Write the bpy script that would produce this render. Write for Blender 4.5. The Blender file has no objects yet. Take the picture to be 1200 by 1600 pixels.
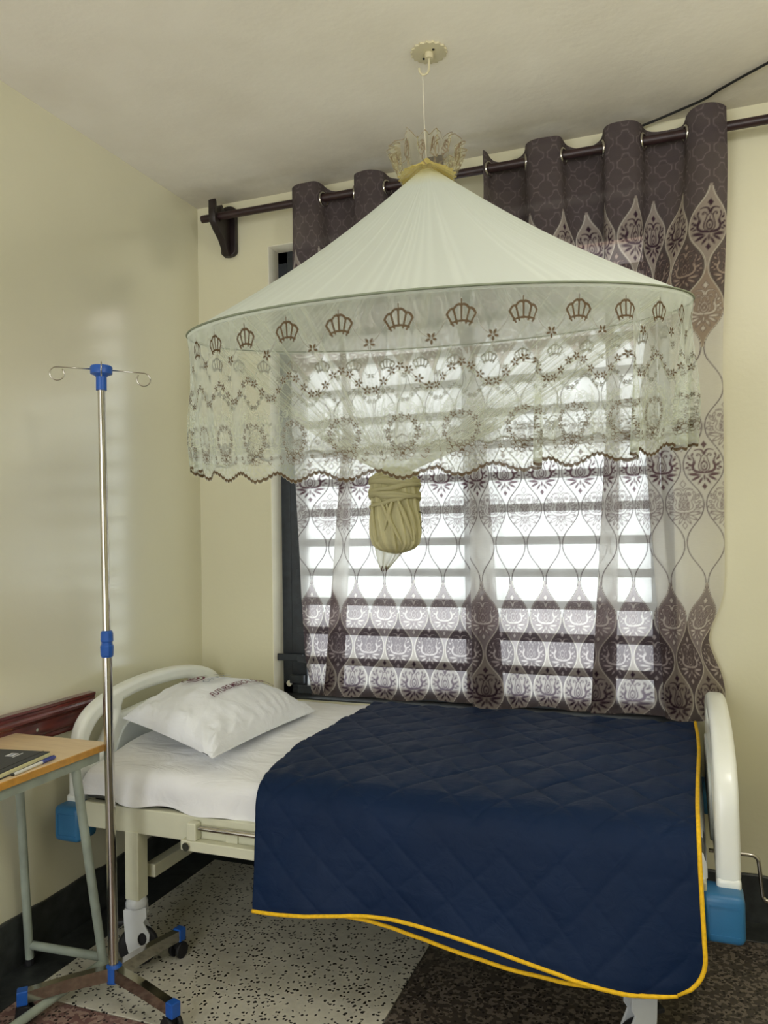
import bpy, bmesh, math, random
import numpy as np
from mathutils import Vector, Matrix

PI = math.pi
rng = np.random.default_rng(7)
random.seed(7)
SC = bpy.context.scene
COL = SC.collection

# ------------------------------------------------------------------ camera
def setup_camera():
    f, yaw, pitch, roll = 1231.6, 0.361105, 0.0245304, -0.0166399
    F = Vector((-math.sin(yaw) * math.cos(pitch), math.cos(yaw) * math.cos(pitch), math.sin(pitch)))
    r = Vector((math.cos(yaw), math.sin(yaw), 0)); u = r.cross(F)
    r2 = math.cos(roll) * r + math.sin(roll) * u
    u2 = -math.sin(roll) * r + math.cos(roll) * u
    cd = bpy.data.cameras.new('camera'); cam = bpy.data.objects.new('camera', cd); COL.objects.link(cam)
    M = Matrix((r2, u2, -F)).transposed().to_4x4(); M.translation = Vector((1.9216, -2.8723, 1.2979))
    cam.matrix_world = M
    cd.sensor_fit = 'VERTICAL'; cd.sensor_height = 24.0; cd.lens = 24.0 * f / 1600.0
    cd.clip_start = 0.02; cd.clip_end = 100
    SC.camera = cam
setup_camera()

# ------------------------------------------------------------------ light
SC.view_settings.view_transform = 'Standard'
SC.view_settings.look = 'None'
SC.view_settings.gamma = 1.0
SC.view_settings.use_curve_mapping = False
SC.view_settings.exposure = 0.36
SC.cycles.max_bounces = 10
SC.cycles.diffuse_bounces = 6
SC.cycles.glossy_bounces = 3
SC.cycles.transmission_bounces = 8
SC.cycles.transparent_max_bounces = 32
SC.cycles.sample_clamp_indirect = 6.0

w = bpy.data.worlds.new('world'); SC.world = w; w.use_nodes = True
bg = w.node_tree.nodes['Background']
bg.inputs['Color'].default_value = (0.86, 0.93, 1.0, 1)      # bright overcast sky
bg.inputs['Strength'].default_value = 2.3

def area_light(name, loc, rot, sx, sy, energy, color):
    ld = bpy.data.lights.new(name, 'AREA'); ld.shape = 'RECTANGLE'; ld.size = sx; ld.size_y = sy
    ld.energy = energy; ld.color = color
    o = bpy.data.objects.new(name, ld); COL.objects.link(o); o.location = loc; o.rotation_euler = rot
    return o
# added fill from an assumed doorway behind the photographer, tilted up to brighten the ceiling
area_light('doorway_fill', (0.95, -4.42, 1.35), (PI / 2 + 0.55, 0, 0), 1.1, 2.1, 24, (1.0, 0.96, 0.93))
# ceiling fitting of the room, above the photographer
ld = bpy.data.lights.new('pendant_lamp', 'POINT'); ld.energy = 18; ld.color = (1.0, 0.98, 0.97); ld.shadow_soft_size = 0.12
lo = bpy.data.objects.new('pendant_lamp', ld); COL.objects.link(lo); lo.location = (2.45, -1.75, 2.40)

# ------------------------------------------------------------------ colour and material helpers
def s2l(c):
    c = np.asarray(c, float) / 255.0
    return np.where(c <= 0.04045, c / 12.92, ((c + 0.055) / 1.055) ** 2.4)
def rgb(*c):
    return tuple(float(v) for v in s2l(c)) + (1.0,)

def new_mat(name):
    m = bpy.data.materials.new(name); m.use_nodes = True
    nt = m.node_tree; p = nt.nodes['Principled BSDF']
    return m, nt, p
def N(nt, t, **kw):
    n = nt.nodes.new(t)
    for k, v in kw.items(): setattr(n, k, v)
    return n
def L(nt, a, b): nt.links.new(a, b)
def objcoord(nt):
    return N(nt, 'ShaderNodeTexCoord').outputs['Object']
def noise(nt, vec, scale, detail=4, rough=0.5):
    n = N(nt, 'ShaderNodeTexNoise'); n.inputs['Scale'].default_value = scale
    n.inputs['Detail'].default_value = detail; n.inputs['Roughness'].default_value = rough
    L(nt, vec, n.inputs['Vector']); return n.outputs['Fac']
def ramp(nt, fac, stops):
    r = N(nt, 'ShaderNodeValToRGB'); e = r.color_ramp.elements
    e[0].position, e[0].color = stops[0]; e[1].position, e[1].color = stops[-1]
    for pos, c in stops[1:-1]:
        x = e.new(pos); x.color = c
    L(nt, fac, r.inputs['Fac']); return r.outputs['Color']
def bump(nt, p, h, strength=0.3, dist=0.002):
    b = N(nt, 'ShaderNodeBump'); b.inputs['Strength'].default_value = strength
    b.inputs['Distance'].default_value = dist
    L(nt, h, b.inputs['Height']); L(nt, b.outputs['Normal'], p.inputs['Normal'])
def simple(name, col, rough=0.5, metal=0.0, var=0.06, scale=12, bmp=0.0, bscale=200, spec=0.5, coat=0.0):
    m, nt, p = new_mat(name); v = objcoord(nt)
    c = np.array(col[:3])
    lo = tuple(c * (1 - var)) + (1,); hi = tuple(np.minimum(c * (1 + var), 1)) + (1,)
    L(nt, ramp(nt, noise(nt, v, scale), [(0.3, lo), (0.7, hi)]), p.inputs['Base Color'])
    p.inputs['Roughness'].default_value = rough; p.inputs['Metallic'].default_value = metal
    p.inputs['Specular IOR Level'].default_value = spec; p.inputs['Coat Weight'].default_value = coat
    if bmp: bump(nt, p, noise(nt, v, bscale, 3), bmp, 0.001)
    return m

def wall_paint(name, col, rough, bmp):
    m, nt, p = new_mat(name); v = objcoord(nt); c = np.array(col[:3])
    L(nt, ramp(nt, noise(nt, v, 1.3, 6), [(0.3, tuple(c * 0.95) + (1,)), (0.7, tuple(c * 1.03) + (1,))]), p.inputs['Base Color'])
    p.inputs['Roughness'].default_value = rough
    a = noise(nt, v, 60, 5); b = noise(nt, v, 7, 3)
    mx = N(nt, 'ShaderNodeMath', operation='MULTIPLY_ADD'); L(nt, b, mx.inputs[0]); mx.inputs[1].default_value = 3.0; L(nt, a, mx.inputs[2])
    bump(nt, p, mx.outputs[0], bmp, 0.0025)
    return m
M_wall = wall_paint('wall_paint_cream_gloss', rgb(222, 219, 192), 0.24, 0.12)
M_wall.node_tree.nodes['Principled BSDF'].inputs['Coat Weight'].default_value = 0.9
M_wall.node_tree.nodes['Principled BSDF'].inputs['Coat Roughness'].default_value = 0.17
M_wall.node_tree.nodes['Principled BSDF'].inputs['Coat IOR'].default_value = 1.9
M_wallb = wall_paint('wall_paint_cream', rgb(222, 218, 188), 0.42, 0.25)

def ceiling_mat():
    m, nt, p = new_mat('ceiling_paint'); v = objcoord(nt)
    n1 = noise(nt, v, 2.2, 7, 0.6); n2 = noise(nt, v, 35, 5)
    base = ramp(nt, n1, [(0.25, rgb(232, 226, 212)), (0.6, rgb(243, 238, 226))])
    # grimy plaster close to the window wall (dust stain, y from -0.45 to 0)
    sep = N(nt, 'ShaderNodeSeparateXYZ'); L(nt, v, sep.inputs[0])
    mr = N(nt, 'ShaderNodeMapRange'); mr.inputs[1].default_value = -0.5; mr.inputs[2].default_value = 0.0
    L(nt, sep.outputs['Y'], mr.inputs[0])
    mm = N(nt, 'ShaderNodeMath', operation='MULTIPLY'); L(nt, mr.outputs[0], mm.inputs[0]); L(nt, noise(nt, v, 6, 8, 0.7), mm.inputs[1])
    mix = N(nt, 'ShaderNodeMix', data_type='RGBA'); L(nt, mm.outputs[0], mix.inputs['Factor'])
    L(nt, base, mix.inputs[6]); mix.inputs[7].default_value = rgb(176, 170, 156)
    L(nt, mix.outputs[2], p.inputs['Base Color']); p.inputs['Roughness'].default_value = 0.85
    bump(nt, p, n2, 0.35, 0.003)
    return m
M_ceil = ceiling_mat()

def terrazzo(name, base, chip, dens, rough=0.35, scale=95, lightchip=None):
    m, nt, p = new_mat(name); v = objcoord(nt)
    vo = N(nt, 'ShaderNodeTexVoronoi'); vo.inputs['Scale'].default_value = scale; vo.inputs['Randomness'].default_value = 1.0
    nz = N(nt, 'ShaderNodeTexNoise'); nz.inputs['Scale'].default_value = 70; L(nt, v, nz.inputs['Vector'])
    ad = N(nt, 'ShaderNodeMix', data_type='RGBA'); ad.inputs['Factor'].default_value = 0.012
    L(nt, v, ad.inputs[6]); L(nt, nz.outputs['Color'], ad.inputs[7]); L(nt, ad.outputs[2], vo.inputs['Vector'])
    sp = N(nt, 'ShaderNodeSeparateColor'); L(nt, vo.outputs['Color'], sp.inputs[0])
    # random cells only become chips, and only near their centre
    a = N(nt, 'ShaderNodeMath', operation='LESS_THAN'); L(nt, sp.outputs[0], a.inputs[0]); a.inputs[1].default_value = dens
    b = N(nt, 'ShaderNodeMath', operation='LESS_THAN'); L(nt, vo.outputs['Distance'], b.inputs[0]); b.inputs[1].default_value = 0.42
    c = N(nt, 'ShaderNodeMath', operation='MULTIPLY'); L(nt, a.outputs[0], c.inputs[0]); L(nt, b.outputs[0], c.inputs[1])
    bb = np.array(base[:3])
    bc = ramp(nt, noise(nt, v, 9, 6, 0.65), [(0.3, tuple(bb * 0.8) + (1,)), (0.7, tuple(np.minimum(bb * 1.1, 1)) + (1,))])
    if lightchip:
        d = N(nt, 'ShaderNodeMath', operation='GREATER_THAN'); L(nt, sp.outputs[1], d.inputs[0]); d.inputs[1].default_value = 0.6
        mx0 = N(nt, 'ShaderNodeMix', data_type='RGBA'); L(nt, d.outputs[0], mx0.inputs['Factor']); L(nt, bc, mx0.inputs[6]); mx0.inputs[7].default_value = lightchip
        bc = mx0.outputs[2]
    mx = N(nt, 'ShaderNodeMix', data_type='RGBA'); L(nt, c.outputs[0], mx.inputs['Factor']); L(nt, bc, mx.inputs[6]); mx.inputs[7].default_value = chip
    L(nt, mx.outputs[2], p.inputs['Base Color']); p.inputs['Roughness'].default_value = rough
    bump(nt, p, noise(nt, v, 30, 4), 0.15, 0.002)
    return m
M_terr_light = terrazzo('terrazzo_light', rgb(206, 203, 188), rgb(30, 28, 27), 0.36)
M_terr_dark = terrazzo('terrazzo_dark', rgb(72, 65, 60), rgb(24, 22, 22), 0.35, lightchip=rgb(112, 103, 94))
M_terr_maroon = terrazzo('terrazzo_maroon', rgb(118, 88, 84), rgb(34, 26, 26), 0.35, lightchip=rgb(150, 126, 116))
M_skirt = simple('black_cement_skirting', rgb(46, 49, 48), 0.42, var=0.5, scale=25, bmp=0.8, bscale=60)
M_steelframe = simple('dark_painted_steel', rgb(38, 44, 50), 0.45, var=0.3, scale=30, bmp=0.3, bscale=90)
M_rodwood = simple('dark_stained_wood', rgb(46, 28, 28), 0.4, var=0.3, scale=40, bmp=0.2)
M_bracket = simple('near_black_wood', rgb(34, 24, 24), 0.38, var=0.3, scale=30)
M_plastic = simple('cream_white_plastic', rgb(236, 239, 232), 0.28, var=0.02, spec=0.6)
M_panelgrey = simple('pale_grey_plastic', rgb(196, 202, 200), 0.35, var=0.03)
M_blue = simple('blue_plastic', rgb(44, 106, 150), 0.42, var=0.08, bmp=0.2, bscale=400)
M_ivblue = simple('royal_blue_plastic', rgb(28, 84, 168), 0.35, var=0.1)
M_frame = simple('cream_powder_coat', rgb(208, 208, 184), 0.35, var=0.05)
M_deck = simple('grey_bed_deck', rgb(104, 104, 98), 0.6, var=0.15)
M_chrome = simple('stainless_steel', rgb(190, 186, 178), 0.12, metal=1.0, var=0.08, scale=20)
M_black = simple('black_rubber', rgb(22, 22, 24), 0.6)
M_wheelgrey = simple('caster_pale_plastic', rgb(198, 202, 204), 0.35, var=0.05)
M_tablemetal = simple('grey_green_enamel', rgb(150, 160, 148), 0.42, var=0.15, scale=18, bmp=0.2, bscale=120)
M_piping = simple('yellow_binding', rgb(240, 190, 22), 0.75, var=0.12, scale=120, bmp=0.5, bscale=260)
M_notebook = simple('dark_grey_cover', rgb(44, 48, 54), 0.5, var=0.1, bmp=0.3, bscale=500)
M_pages = simple('cream_pages', rgb(224, 220, 176), 0.8, var=0.1, scale=90)
M_whiteprint = simple('white_print', rgb(225, 225, 228), 0.6)
M_penwhite = simple('pen_white_barrel', rgb(222, 222, 218), 0.3)
M_cable = simple('black_cable', rgb(16, 16, 18), 0.45)
M_cord = simple('white_cord', rgb(228, 222, 200), 0.8)
M_hook = simple('yellowed_plastic', rgb(206, 198, 166), 0.45, var=0.06)
M_print_maroon = simple('maroon_print', rgb(104, 48, 70), 0.8)
M_print_navy = simple('navy_print', rgb(56, 62, 100), 0.8)
M_print_grey = simple('grey_print', rgb(150, 160, 180), 0.8)
M_reveal = simple('cream_reveal_paint', rgb(244, 240, 220), 0.5, var=0.05, scale=8, bmp=0.4, bscale=50)
M_mattress = simple('grey_mattress_cover', rgb(88, 88, 84), 0.6, var=0.1)

def wood_top():
    m, nt, p = new_mat('light_wood_laminate'); v = objcoord(nt)
    mp = N(nt, 'ShaderNodeMapping'); L(nt, v, mp.inputs['Vector']); mp.inputs['Scale'].default_value = (1.2, 26, 26)
    nz = noise(nt, mp.outputs[0], 3.0, 5)
    L(nt, ramp(nt, nz, [(0.3, rgb(214, 184, 142)), (0.55, rgb(232, 206, 166)), (0.75, rgb(200, 168, 124))]), p.inputs['Base Color'])
    p.inputs['Roughness'].default_value = 0.35; return m
M_woodtop = wood_top()
M_woodedge = simple('honey_wood_edge', rgb(196, 144, 60), 0.4, var=0.15, scale=40)
def mahogany():
    m, nt, p = new_mat('varnished_mahogany'); v = objcoord(nt)
    mp = N(nt, 'ShaderNodeMapping'); L(nt, v, mp.inputs['Vector']); mp.inputs['Scale'].default_value = (30, 2.5, 30)
    L(nt, ramp(nt, noise(nt, mp.outputs[0], 3.0, 6), [(0.3, rgb(70, 28, 26)), (0.7, rgb(118, 50, 46))]), p.inputs['Base Color'])
    p.inputs['Roughness'].default_value = 0.25; p.inputs['Coat Weight'].default_value = 0.4; return m
M_mahog = mahogany()

def cloth(name, col, wr_scale, wr_str, rough=0.85, transl=0.0, var=0.05, dist=0.004, stretch=(1, 1, 1), sheen=0.0):
    m, nt, p = new_mat(name); v = objcoord(nt); c = np.array(col[:3])
    L(nt, ramp(nt, noise(nt, v, 5, 5), [(0.3, tuple(c * (1 - var)) + (1,)), (0.7, tuple(np.minimum(c * (1 + var), 1)) + (1,))]), p.inputs['Base Color'])
    p.inputs['Roughness'].default_value = rough; p.inputs['Specular IOR Level'].default_value = 0.2
    p.inputs['Sheen Weight'].default_value = sheen
    mp = N(nt, 'ShaderNodeMapping'); L(nt, v, mp.inputs['Vector']); mp.inputs['Scale'].default_value = stretch
    nz = N(nt, 'ShaderNodeTexNoise'); nz.inputs['Scale'].default_value = wr_scale; nz.inputs['Detail'].default_value = 5
    nz.inputs['Distortion'].default_value = 1.2; L(nt, mp.outputs[0], nz.inputs['Vector'])
    bump(nt, p, nz.outputs['Fac'], wr_str, dist)
    return m
M_sheet = cloth('white_bed_sheet', rgb(234, 235, 236), 5, 0.9, dist=0.012, stretch=(1.0, 2.6, 1.4))
M_pillow = cloth('white_pillowcase', rgb(238, 241, 246), 9, 0.7, dist=0.010, stretch=(1, 1, 1.6))
M_quilt = cloth('navy_quilt_cotton', rgb(5, 30, 62), 22, 0.4, rough=0.6, dist=0.005, var=0.08, stretch=(1, 2.5, 1), sheen=0.03)

M_quilt.node_tree.nodes['Principled BSDF'].inputs['Specular IOR Level'].default_value = 0.18
def attr_cloth(name, sheer_white, transl):
    """printed fabric: colour from the mesh attribute, alpha channel = how much light the weave passes"""
    m = bpy.data.materials.new(name); m.use_nodes = True; nt = m.node_tree; nt.nodes.clear()
    out = N(nt, 'ShaderNodeOutputMaterial'); at = N(nt, 'ShaderNodeAttribute'); at.attribute_name = 'Col'
    v = objcoord(nt); mp = N(nt, 'ShaderNodeMapping'); L(nt, v, mp.inputs['Vector']); mp.inputs['Scale'].default_value = (30, 30, 500)
    wv = ramp(nt, noise(nt, mp.outputs[0], 2, 3), [(0.3, (0.93, 0.93, 0.93, 1)), (0.7, (1, 1, 1, 1))])
    mu = N(nt, 'ShaderNodeMix', data_type='RGBA', blend_type='MULTIPLY'); mu.inputs['Factor'].default_value = 1
    L(nt, at.outputs['Color'], mu.inputs[6]); L(nt, wv, mu.inputs[7])
    d = N(nt, 'ShaderNodeBsdfDiffuse'); t = N(nt, 'ShaderNodeBsdfTranslucent'); L(nt, mu.outputs[2], d.inputs[0]); L(nt, mu.outputs[2], t.inputs[0])
    k = N(nt, 'ShaderNodeMath', operation='MULTIPLY'); L(nt, at.outputs['Alpha'], k.inputs[0]); k.inputs[1].default_value = transl
    mx = N(nt, 'ShaderNodeMixShader'); L(nt, k.outputs[0], mx.inputs[0]); L(nt, d.outputs[0], mx.inputs[1]); L(nt, t.outputs[0], mx.inputs[2])
    tr = N(nt, 'ShaderNodeBsdfTransparent'); gm = N(nt, 'ShaderNodeGamma'); gm.inputs['Gamma'].default_value = 0.32; L(nt, mu.outputs[2], gm.inputs[0]); L(nt, gm.outputs[0], tr.inputs[0])
    k2 = N(nt, 'ShaderNodeMath', operation='MULTIPLY'); L(nt, at.outputs['Alpha'], k2.inputs[0]); k2.inputs[1].default_value = sheer_white
    m2 = N(nt, 'ShaderNodeMixShader'); L(nt, k2.outputs[0], m2.inputs[0]); L(nt, mx.outputs[0], m2.inputs[1]); L(nt, tr.outputs[0], m2.inputs[2])
    L(nt, m2.outputs[0], out.inputs['Surface']); return m
M_curtain = attr_cloth('printed_sheer_curtain', 0.33, 0.66)

def net_mat(name):
    """fine net: attribute alpha = thread cover seen square on; cover grows at grazing angles as for any mesh of threads"""
    m = bpy.data.materials.new(name); m.use_nodes = True; nt = m.node_tree; nt.nodes.clear()
    out = N(nt, 'ShaderNodeOutputMaterial'); at = N(nt, 'ShaderNodeAttribute'); at.attribute_name = 'Col'
    g = N(nt, 'ShaderNodeNewGeometry'); dt = N(nt, 'ShaderNodeVectorMath', operation='DOT_PRODUCT')
    L(nt, g.outputs['Normal'], dt.inputs[0]); L(nt, g.outputs['Incoming'], dt.inputs[1])
    ab = N(nt, 'ShaderNodeMath', operation='ABSOLUTE'); L(nt, dt.outputs['Value'], ab.inputs[0])
    mxx = N(nt, 'ShaderNodeMath', operation='MAXIMUM'); L(nt, ab.outputs[0], mxx.inputs[0]); mxx.inputs[1].default_value = 0.22
    inv = N(nt, 'ShaderNodeMath', operation='DIVIDE'); inv.inputs[0].default_value = 1.0; L(nt, mxx.outputs[0], inv.inputs[1])
    om = N(nt, 'ShaderNodeMath', operation='SUBTRACT'); om.inputs[0].default_value = 1.0; L(nt, at.outputs['Alpha'], om.inputs[1])
    pw = N(nt, 'ShaderNodeMath', operation='POWER'); L(nt, om.outputs[0], pw.inputs[0]); L(nt, inv.outputs[0], pw.inputs[1])
    d = N(nt, 'ShaderNodeBsdfDiffuse'); t = N(nt, 'ShaderNodeBsdfTranslucent'); L(nt, at.outputs['Color'], d.inputs[0]); L(nt, at.outputs['Color'], t.inputs[0])
    mx = N(nt, 'ShaderNodeMixShader'); mx.inputs[0].default_value = 0.42; L(nt, d.outputs[0], mx.inputs[1]); L(nt, t.outputs[0], mx.inputs[2])
    tr = N(nt, 'ShaderNodeBsdfTransparent')
    m2 = N(nt, 'ShaderNodeMixShader'); L(nt, pw.outputs[0], m2.inputs[0]); L(nt, mx.outputs[0], m2.inputs[1]); L(nt, tr.outputs[0], m2.inputs[2])
    L(nt, m2.outputs[0], out.inputs['Surface']); return m
M_net = net_mat('cream_mosquito_net')

def frosted():
    m = bpy.data.materials.new('frosted_louvre_glass'); m.use_nodes = True; nt = m.node_tree; nt.nodes.clear()
    out = N(nt, 'ShaderNodeOutputMaterial'); v = objcoord(nt)
    t = N(nt, 'ShaderNodeBsdfTranslucent'); c = ramp(nt, noise(nt, v, 8, 3), [(0.3, (0.90, 0.87, 0.80, 1)), (0.7, (0.95, 0.92, 0.86, 1))]); L(nt, c, t.inputs[0])
    tr = N(nt, 'ShaderNodeBsdfTransparent'); tr.inputs[0].default_value = (0.93, 0.96, 0.96, 1)
    gl = N(nt, 'ShaderNodeBsdfGlossy'); gl.inputs['Roughness'].default_value = 0.15
    a = N(nt, 'ShaderNodeMixShader'); a.inputs[0].default_value = 0.55; L(nt, t.outputs[0], a.inputs[1]); L(nt, tr.outputs[0], a.inputs[2])
    b = N(nt, 'ShaderNodeMixShader'); b.inputs[0].default_value = 0.05; L(nt, a.outputs[0], b.inputs[1]); L(nt, gl.outputs[0], b.inputs[2])
    L(nt, b.outputs[0], out.inputs['Surface']); return m
M_glass = frosted()

# ------------------------------------------------------------------ object helpers
def root(name, loc, label, cat, group=None):
    o = bpy.data.objects.new(name, None); COL.objects.link(o); o.location = loc
    o.empty_display_size = 0.05; o['label'] = label; o['category'] = cat
    if group: o['group'] = group
    return o
def world_loc(o):
    v = Vector((0, 0, 0))
    while o is not None:
        v += o.location; o = o.parent
    return v
def link(name, me, mat, parent=None, label=None, kind=None, smooth=None):
    """mesh given in world coordinates; moved into its parent's frame"""
    o = bpy.data.objects.new(name, me); COL.objects.link(o)
    if mat is not None and not me.materials: me.materials.append(mat)
    if parent is not None:
        me.transform(Matrix.Translation(-world_loc(parent))); o.parent = parent
    if label: o['label'] = label
    if kind: o['kind'] = kind
    if smooth is not None: shade(me, smooth)
    return o
def shade(me, ang=35):
    me.shade_smooth()
    if ang < 180: me.set_sharp_from_angle(angle=math.radians(ang))
def bm_mesh(bm, name='m'):
    bmesh.ops.recalc_face_normals(bm, faces=bm.faces)
    me = bpy.data.meshes.new(name); bm.to_mesh(me); bm.free(); return me
def add_box(bm, x0, x1, y0, y1, z0, z1, bev=0.0, seg=2, rot=None):
    vs = [bm.verts.new((x, y, z)) for x in (x0, x1) for y in (y0, y1) for z in (z0, z1)]
    F = [(0, 1, 3, 2), (4, 6, 7, 5), (0, 4, 5, 1), (2, 3, 7, 6), (0, 2, 6, 4), (1, 5, 7, 3)]
    fs = [bm.faces.new([vs[i] for i in f]) for f in F]
    if bev:
        es = list({e for f in fs for e in f.edges})
        r = bmesh.ops.bevel(bm, geom=es, offset=bev, segments=seg, affect='EDGES', profile=0.5)
    return vs
def box(x0, x1, y0, y1, z0, z1, bev=0.0, seg=2):
    bm = bmesh.new(); add_box(bm, x0, x1, y0, y1, z0, z1, bev, seg); return bm_mesh(bm)
def add_tube(bm, pts, rad, seg=12, cap=True):
    pts = [Vector(p) for p in pts]; n = len(pts)
    rads = rad if hasattr(rad, '__len__') else [rad] * n
    t0 = (pts[1] - pts[0]).normalized()
    ref = Vector((0, 0, 1)) if abs(t0.z) < 0.9 else Vector((1, 0, 0))
    u = t0.cross(ref).normalized(); rings = []
    closed = (pts[0] - pts[-1]).length < 1e-6
    for i, p in enumerate(pts):
        if i == 0: t = pts[1] - pts[0]
        elif i == n - 1: t = pts[-1] - pts[-2]
        else: t = (pts[i + 1] - pts[i]).normalized() + (pts[i] - pts[i - 1]).normalized()
        t.normalize(); u = (u - t * u.dot(t)).normalized(); v = t.cross(u)
        rings.append([bm.verts.new(p + rads[i] * (math.cos(2 * PI * k / seg) * u + math.sin(2 * PI * k / seg) * v)) for k in range(seg)])
    for a, b in zip(rings, rings[1:]):
        for k in range(seg):
            bm.faces.new((a[k], a[(k + 1) % seg], b[(k + 1) % seg], b[k]))
    if cap:
        bm.faces.new(rings[0][::-1]); bm.faces.new(rings[-1])
def tube(pts, rad, seg=12, cap=True):
    bm = bmesh.new(); add_tube(bm, pts, rad, seg, cap); return bm_mesh(bm)
def smooth_path(pts, n=8):
    """Catmull-Rom through the points"""
    P = [Vector(p) for p in pts]; P = [2 * P[0] - P[1]] + P + [2 * P[-1] - P[-2]]; out = []
    for i in range(1, len(P) - 2):
        for k in range(n):
            t = k / n; a, b, c, d = P[i - 1], P[i], P[i + 1], P[i + 2]
            out.append(0.5 * ((2 * b) + (c - a) * t + (2 * a - 5 * b + 4 * c - d) * t * t + (3 * b - a - 3 * c + d) * t ** 3))
    out.append(P[-2]); return out
def add_lathe(bm, prof, c, axis='Z', seg=24):
    c = Vector(c); rings = []
    for r, h in prof:
        ring = []
        for k in range(seg):
            a = 2 * PI * k / seg; p = (r * math.cos(a), r * math.sin(a), h)
            if axis == 'X': p = (h, r * math.cos(a), r * math.sin(a))
            if axis == 'Y': p = (r * math.cos(a), h, r * math.sin(a))
            ring.append(bm.verts.new(c + Vector(p)))
        rings.append(ring)
    for a, b in zip(rings, rings[1:]):
        for k in range(seg): bm.faces.new((a[k], a[(k + 1) % seg], b[(k + 1) % seg], b[k]))
    bm.faces.new(rings[0][::-1]); bm.faces.new(rings[-1])
def lathe(prof, c, axis='Z', seg=24):
    bm = bmesh.new(); add_lathe(bm, prof, c, axis, seg); return bm_mesh(bm)
def grid_mesh(name, P, col=None, wrap=False, smooth=True):
    """P: (rows, cols, 3) numpy; col: (rows, cols, 4) linear"""
    nv, nu = P.shape[:2]; me = bpy.data.meshes.new(name)
    me.vertices.add(nv * nu); me.vertices.foreach_set('co', P.reshape(-1).astype(np.float32))
    cu = nu if wrap else nu - 1
    j, i = np.meshgrid(np.arange(cu), np.arange(nv - 1)); j2 = (j + 1) % nu
    q = np.stack([i * nu + j, i * nu + j2, (i + 1) * nu + j2, (i + 1) * nu + j], -1).reshape(-1, 4)
    nf = len(q); me.loops.add(nf * 4); me.polygons.add(nf)
    me.loops.foreach_set('vertex_index', q.reshape(-1).astype(np.int32))
    me.polygons.foreach_set('loop_start', (np.arange(nf) * 4).astype(np.int32))
    me.polygons.foreach_set('use_smooth', np.full(nf, smooth))
    if col is not None:
        a = me.color_attributes.new('Col', 'FLOAT_COLOR', 'POINT')
        a.data.foreach_set('color', np.clip(col, 0, 1).reshape(-1).astype(np.float32))
    me.update(calc_edges=True); me.validate(); return me
def poly_prism_obj(outer, holes, depth, bev):
    """2D outline with holes as a filled, bevelled curve -> mesh in the XY plane (depth along Z)"""
    cu = bpy.data.curves.new('c', 'CURVE'); cu.dimensions = '2D'; cu.fill_mode = 'BOTH'
    for pts in [outer] + holes:
        s = cu.splines.new('POLY'); s.points.add(len(pts) - 1); s.use_cyclic_u = True
        for k, p in enumerate(pts): s.points[k].co = (p[0], p[1], 0, 1)
    cu.extrude = depth / 2 - bev; cu.bevel_depth = bev; cu.bevel_resolution = 3; cu.offset = -bev
    o = bpy.data.objects.new('tmp', cu); COL.objects.link(o)
    me = bpy.data.meshes.new_from_object(o.evaluated_get(bpy.context.evaluated_depsgraph_get()))
    COL.objects.unlink(o); bpy.data.objects.remove(o); bpy.data.curves.remove(cu); return me
def text_mesh(s, size, bold=0.0, align='LEFT'):
    cu = bpy.data.curves.new('t', 'FONT'); cu.body = s; cu.size = size; cu.offset = bold; cu.align_x = align; cu.resolution_u = 3
    o = bpy.data.objects.new('tmp', cu); COL.objects.link(o)
    me = bpy.data.meshes.new_from_object(o.evaluated_get(bpy.context.evaluated_depsgraph_get()))
    COL.objects.unlink(o); bpy.data.objects.remove(o); bpy.data.curves.remove(cu); return me

# ------------------------------------------------------------------ the room
WX0, WX1, WZ0, WZ1 = 0.34, 1.90, 0.625, 2.49
RX, RY = 3.25, -4.3
def boxes(lst):
    bm = bmesh.new()
    for b in lst: add_box(bm, *b)
    return bm_mesh(bm)
link('wall_left', boxes([(-0.15, 0, RY, 0.16, -0.1, 2.8)]), M_wall, kind='structure')
link('wall_back', boxes([(0, WX0, 0, 0.16, 0, 2.7), (WX1, RX, 0, 0.16, 0, 2.7), (WX0, WX1, 0, 0.16, 0, WZ0), (WX0, WX1, 0, 0.16, WZ1, 2.7)]), M_wallb, kind='structure')
link('wall_right', boxes([(RX, RX + 0.15, RY, 0.16, -0.1, 2.8)]), M_wallb, kind='structure')
link('wall_front', boxes([(0, 0.35, RY - 0.1, RY, 0, 2.7), (1.55, RX, RY - 0.1, RY, 0, 2.7), (0.35, 1.55, RY - 0.1, RY, 2.45, 2.7)]), M_wallb, kind='structure')
link('ceiling', boxes([(-0.15, RX + 0.15, RY - 0.1, 0.16, 2.7, 2.8)]), M_ceil, kind='structure')
fl = link('floor', boxes([(-0.15, RX + 0.15, RY - 0.3, 0.16, -0.1, -0.012)]), M_skirt, kind='structure')
def floor_panel(name, x0, x1, y0, y1, m):
    link(name, box(x0, x1, y0, y1, -0.012, 0.0, 0.001, 1), m, parent=fl)
floor_panel('terrazzo_panel', 0.145, 1.149, -1.108, -0.145, M_terr_light)
floor_panel('terrazzo_panel', 1.153, RX, -1.108, -0.145, M_terr_dark)
floor_panel('terrazzo_panel', 0.145, 1.149, RY, -1.112, M_terr_maroon)
floor_panel('terrazzo_panel', 1.153, RX, RY, -1.112, M_terr_dark)
floor_panel('border_strip', 0.0, 0.141, RY, 0.0, M_skirt)
floor_panel('border_strip', 0.145, RX, -0.141, 0.0, M_skirt)
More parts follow.
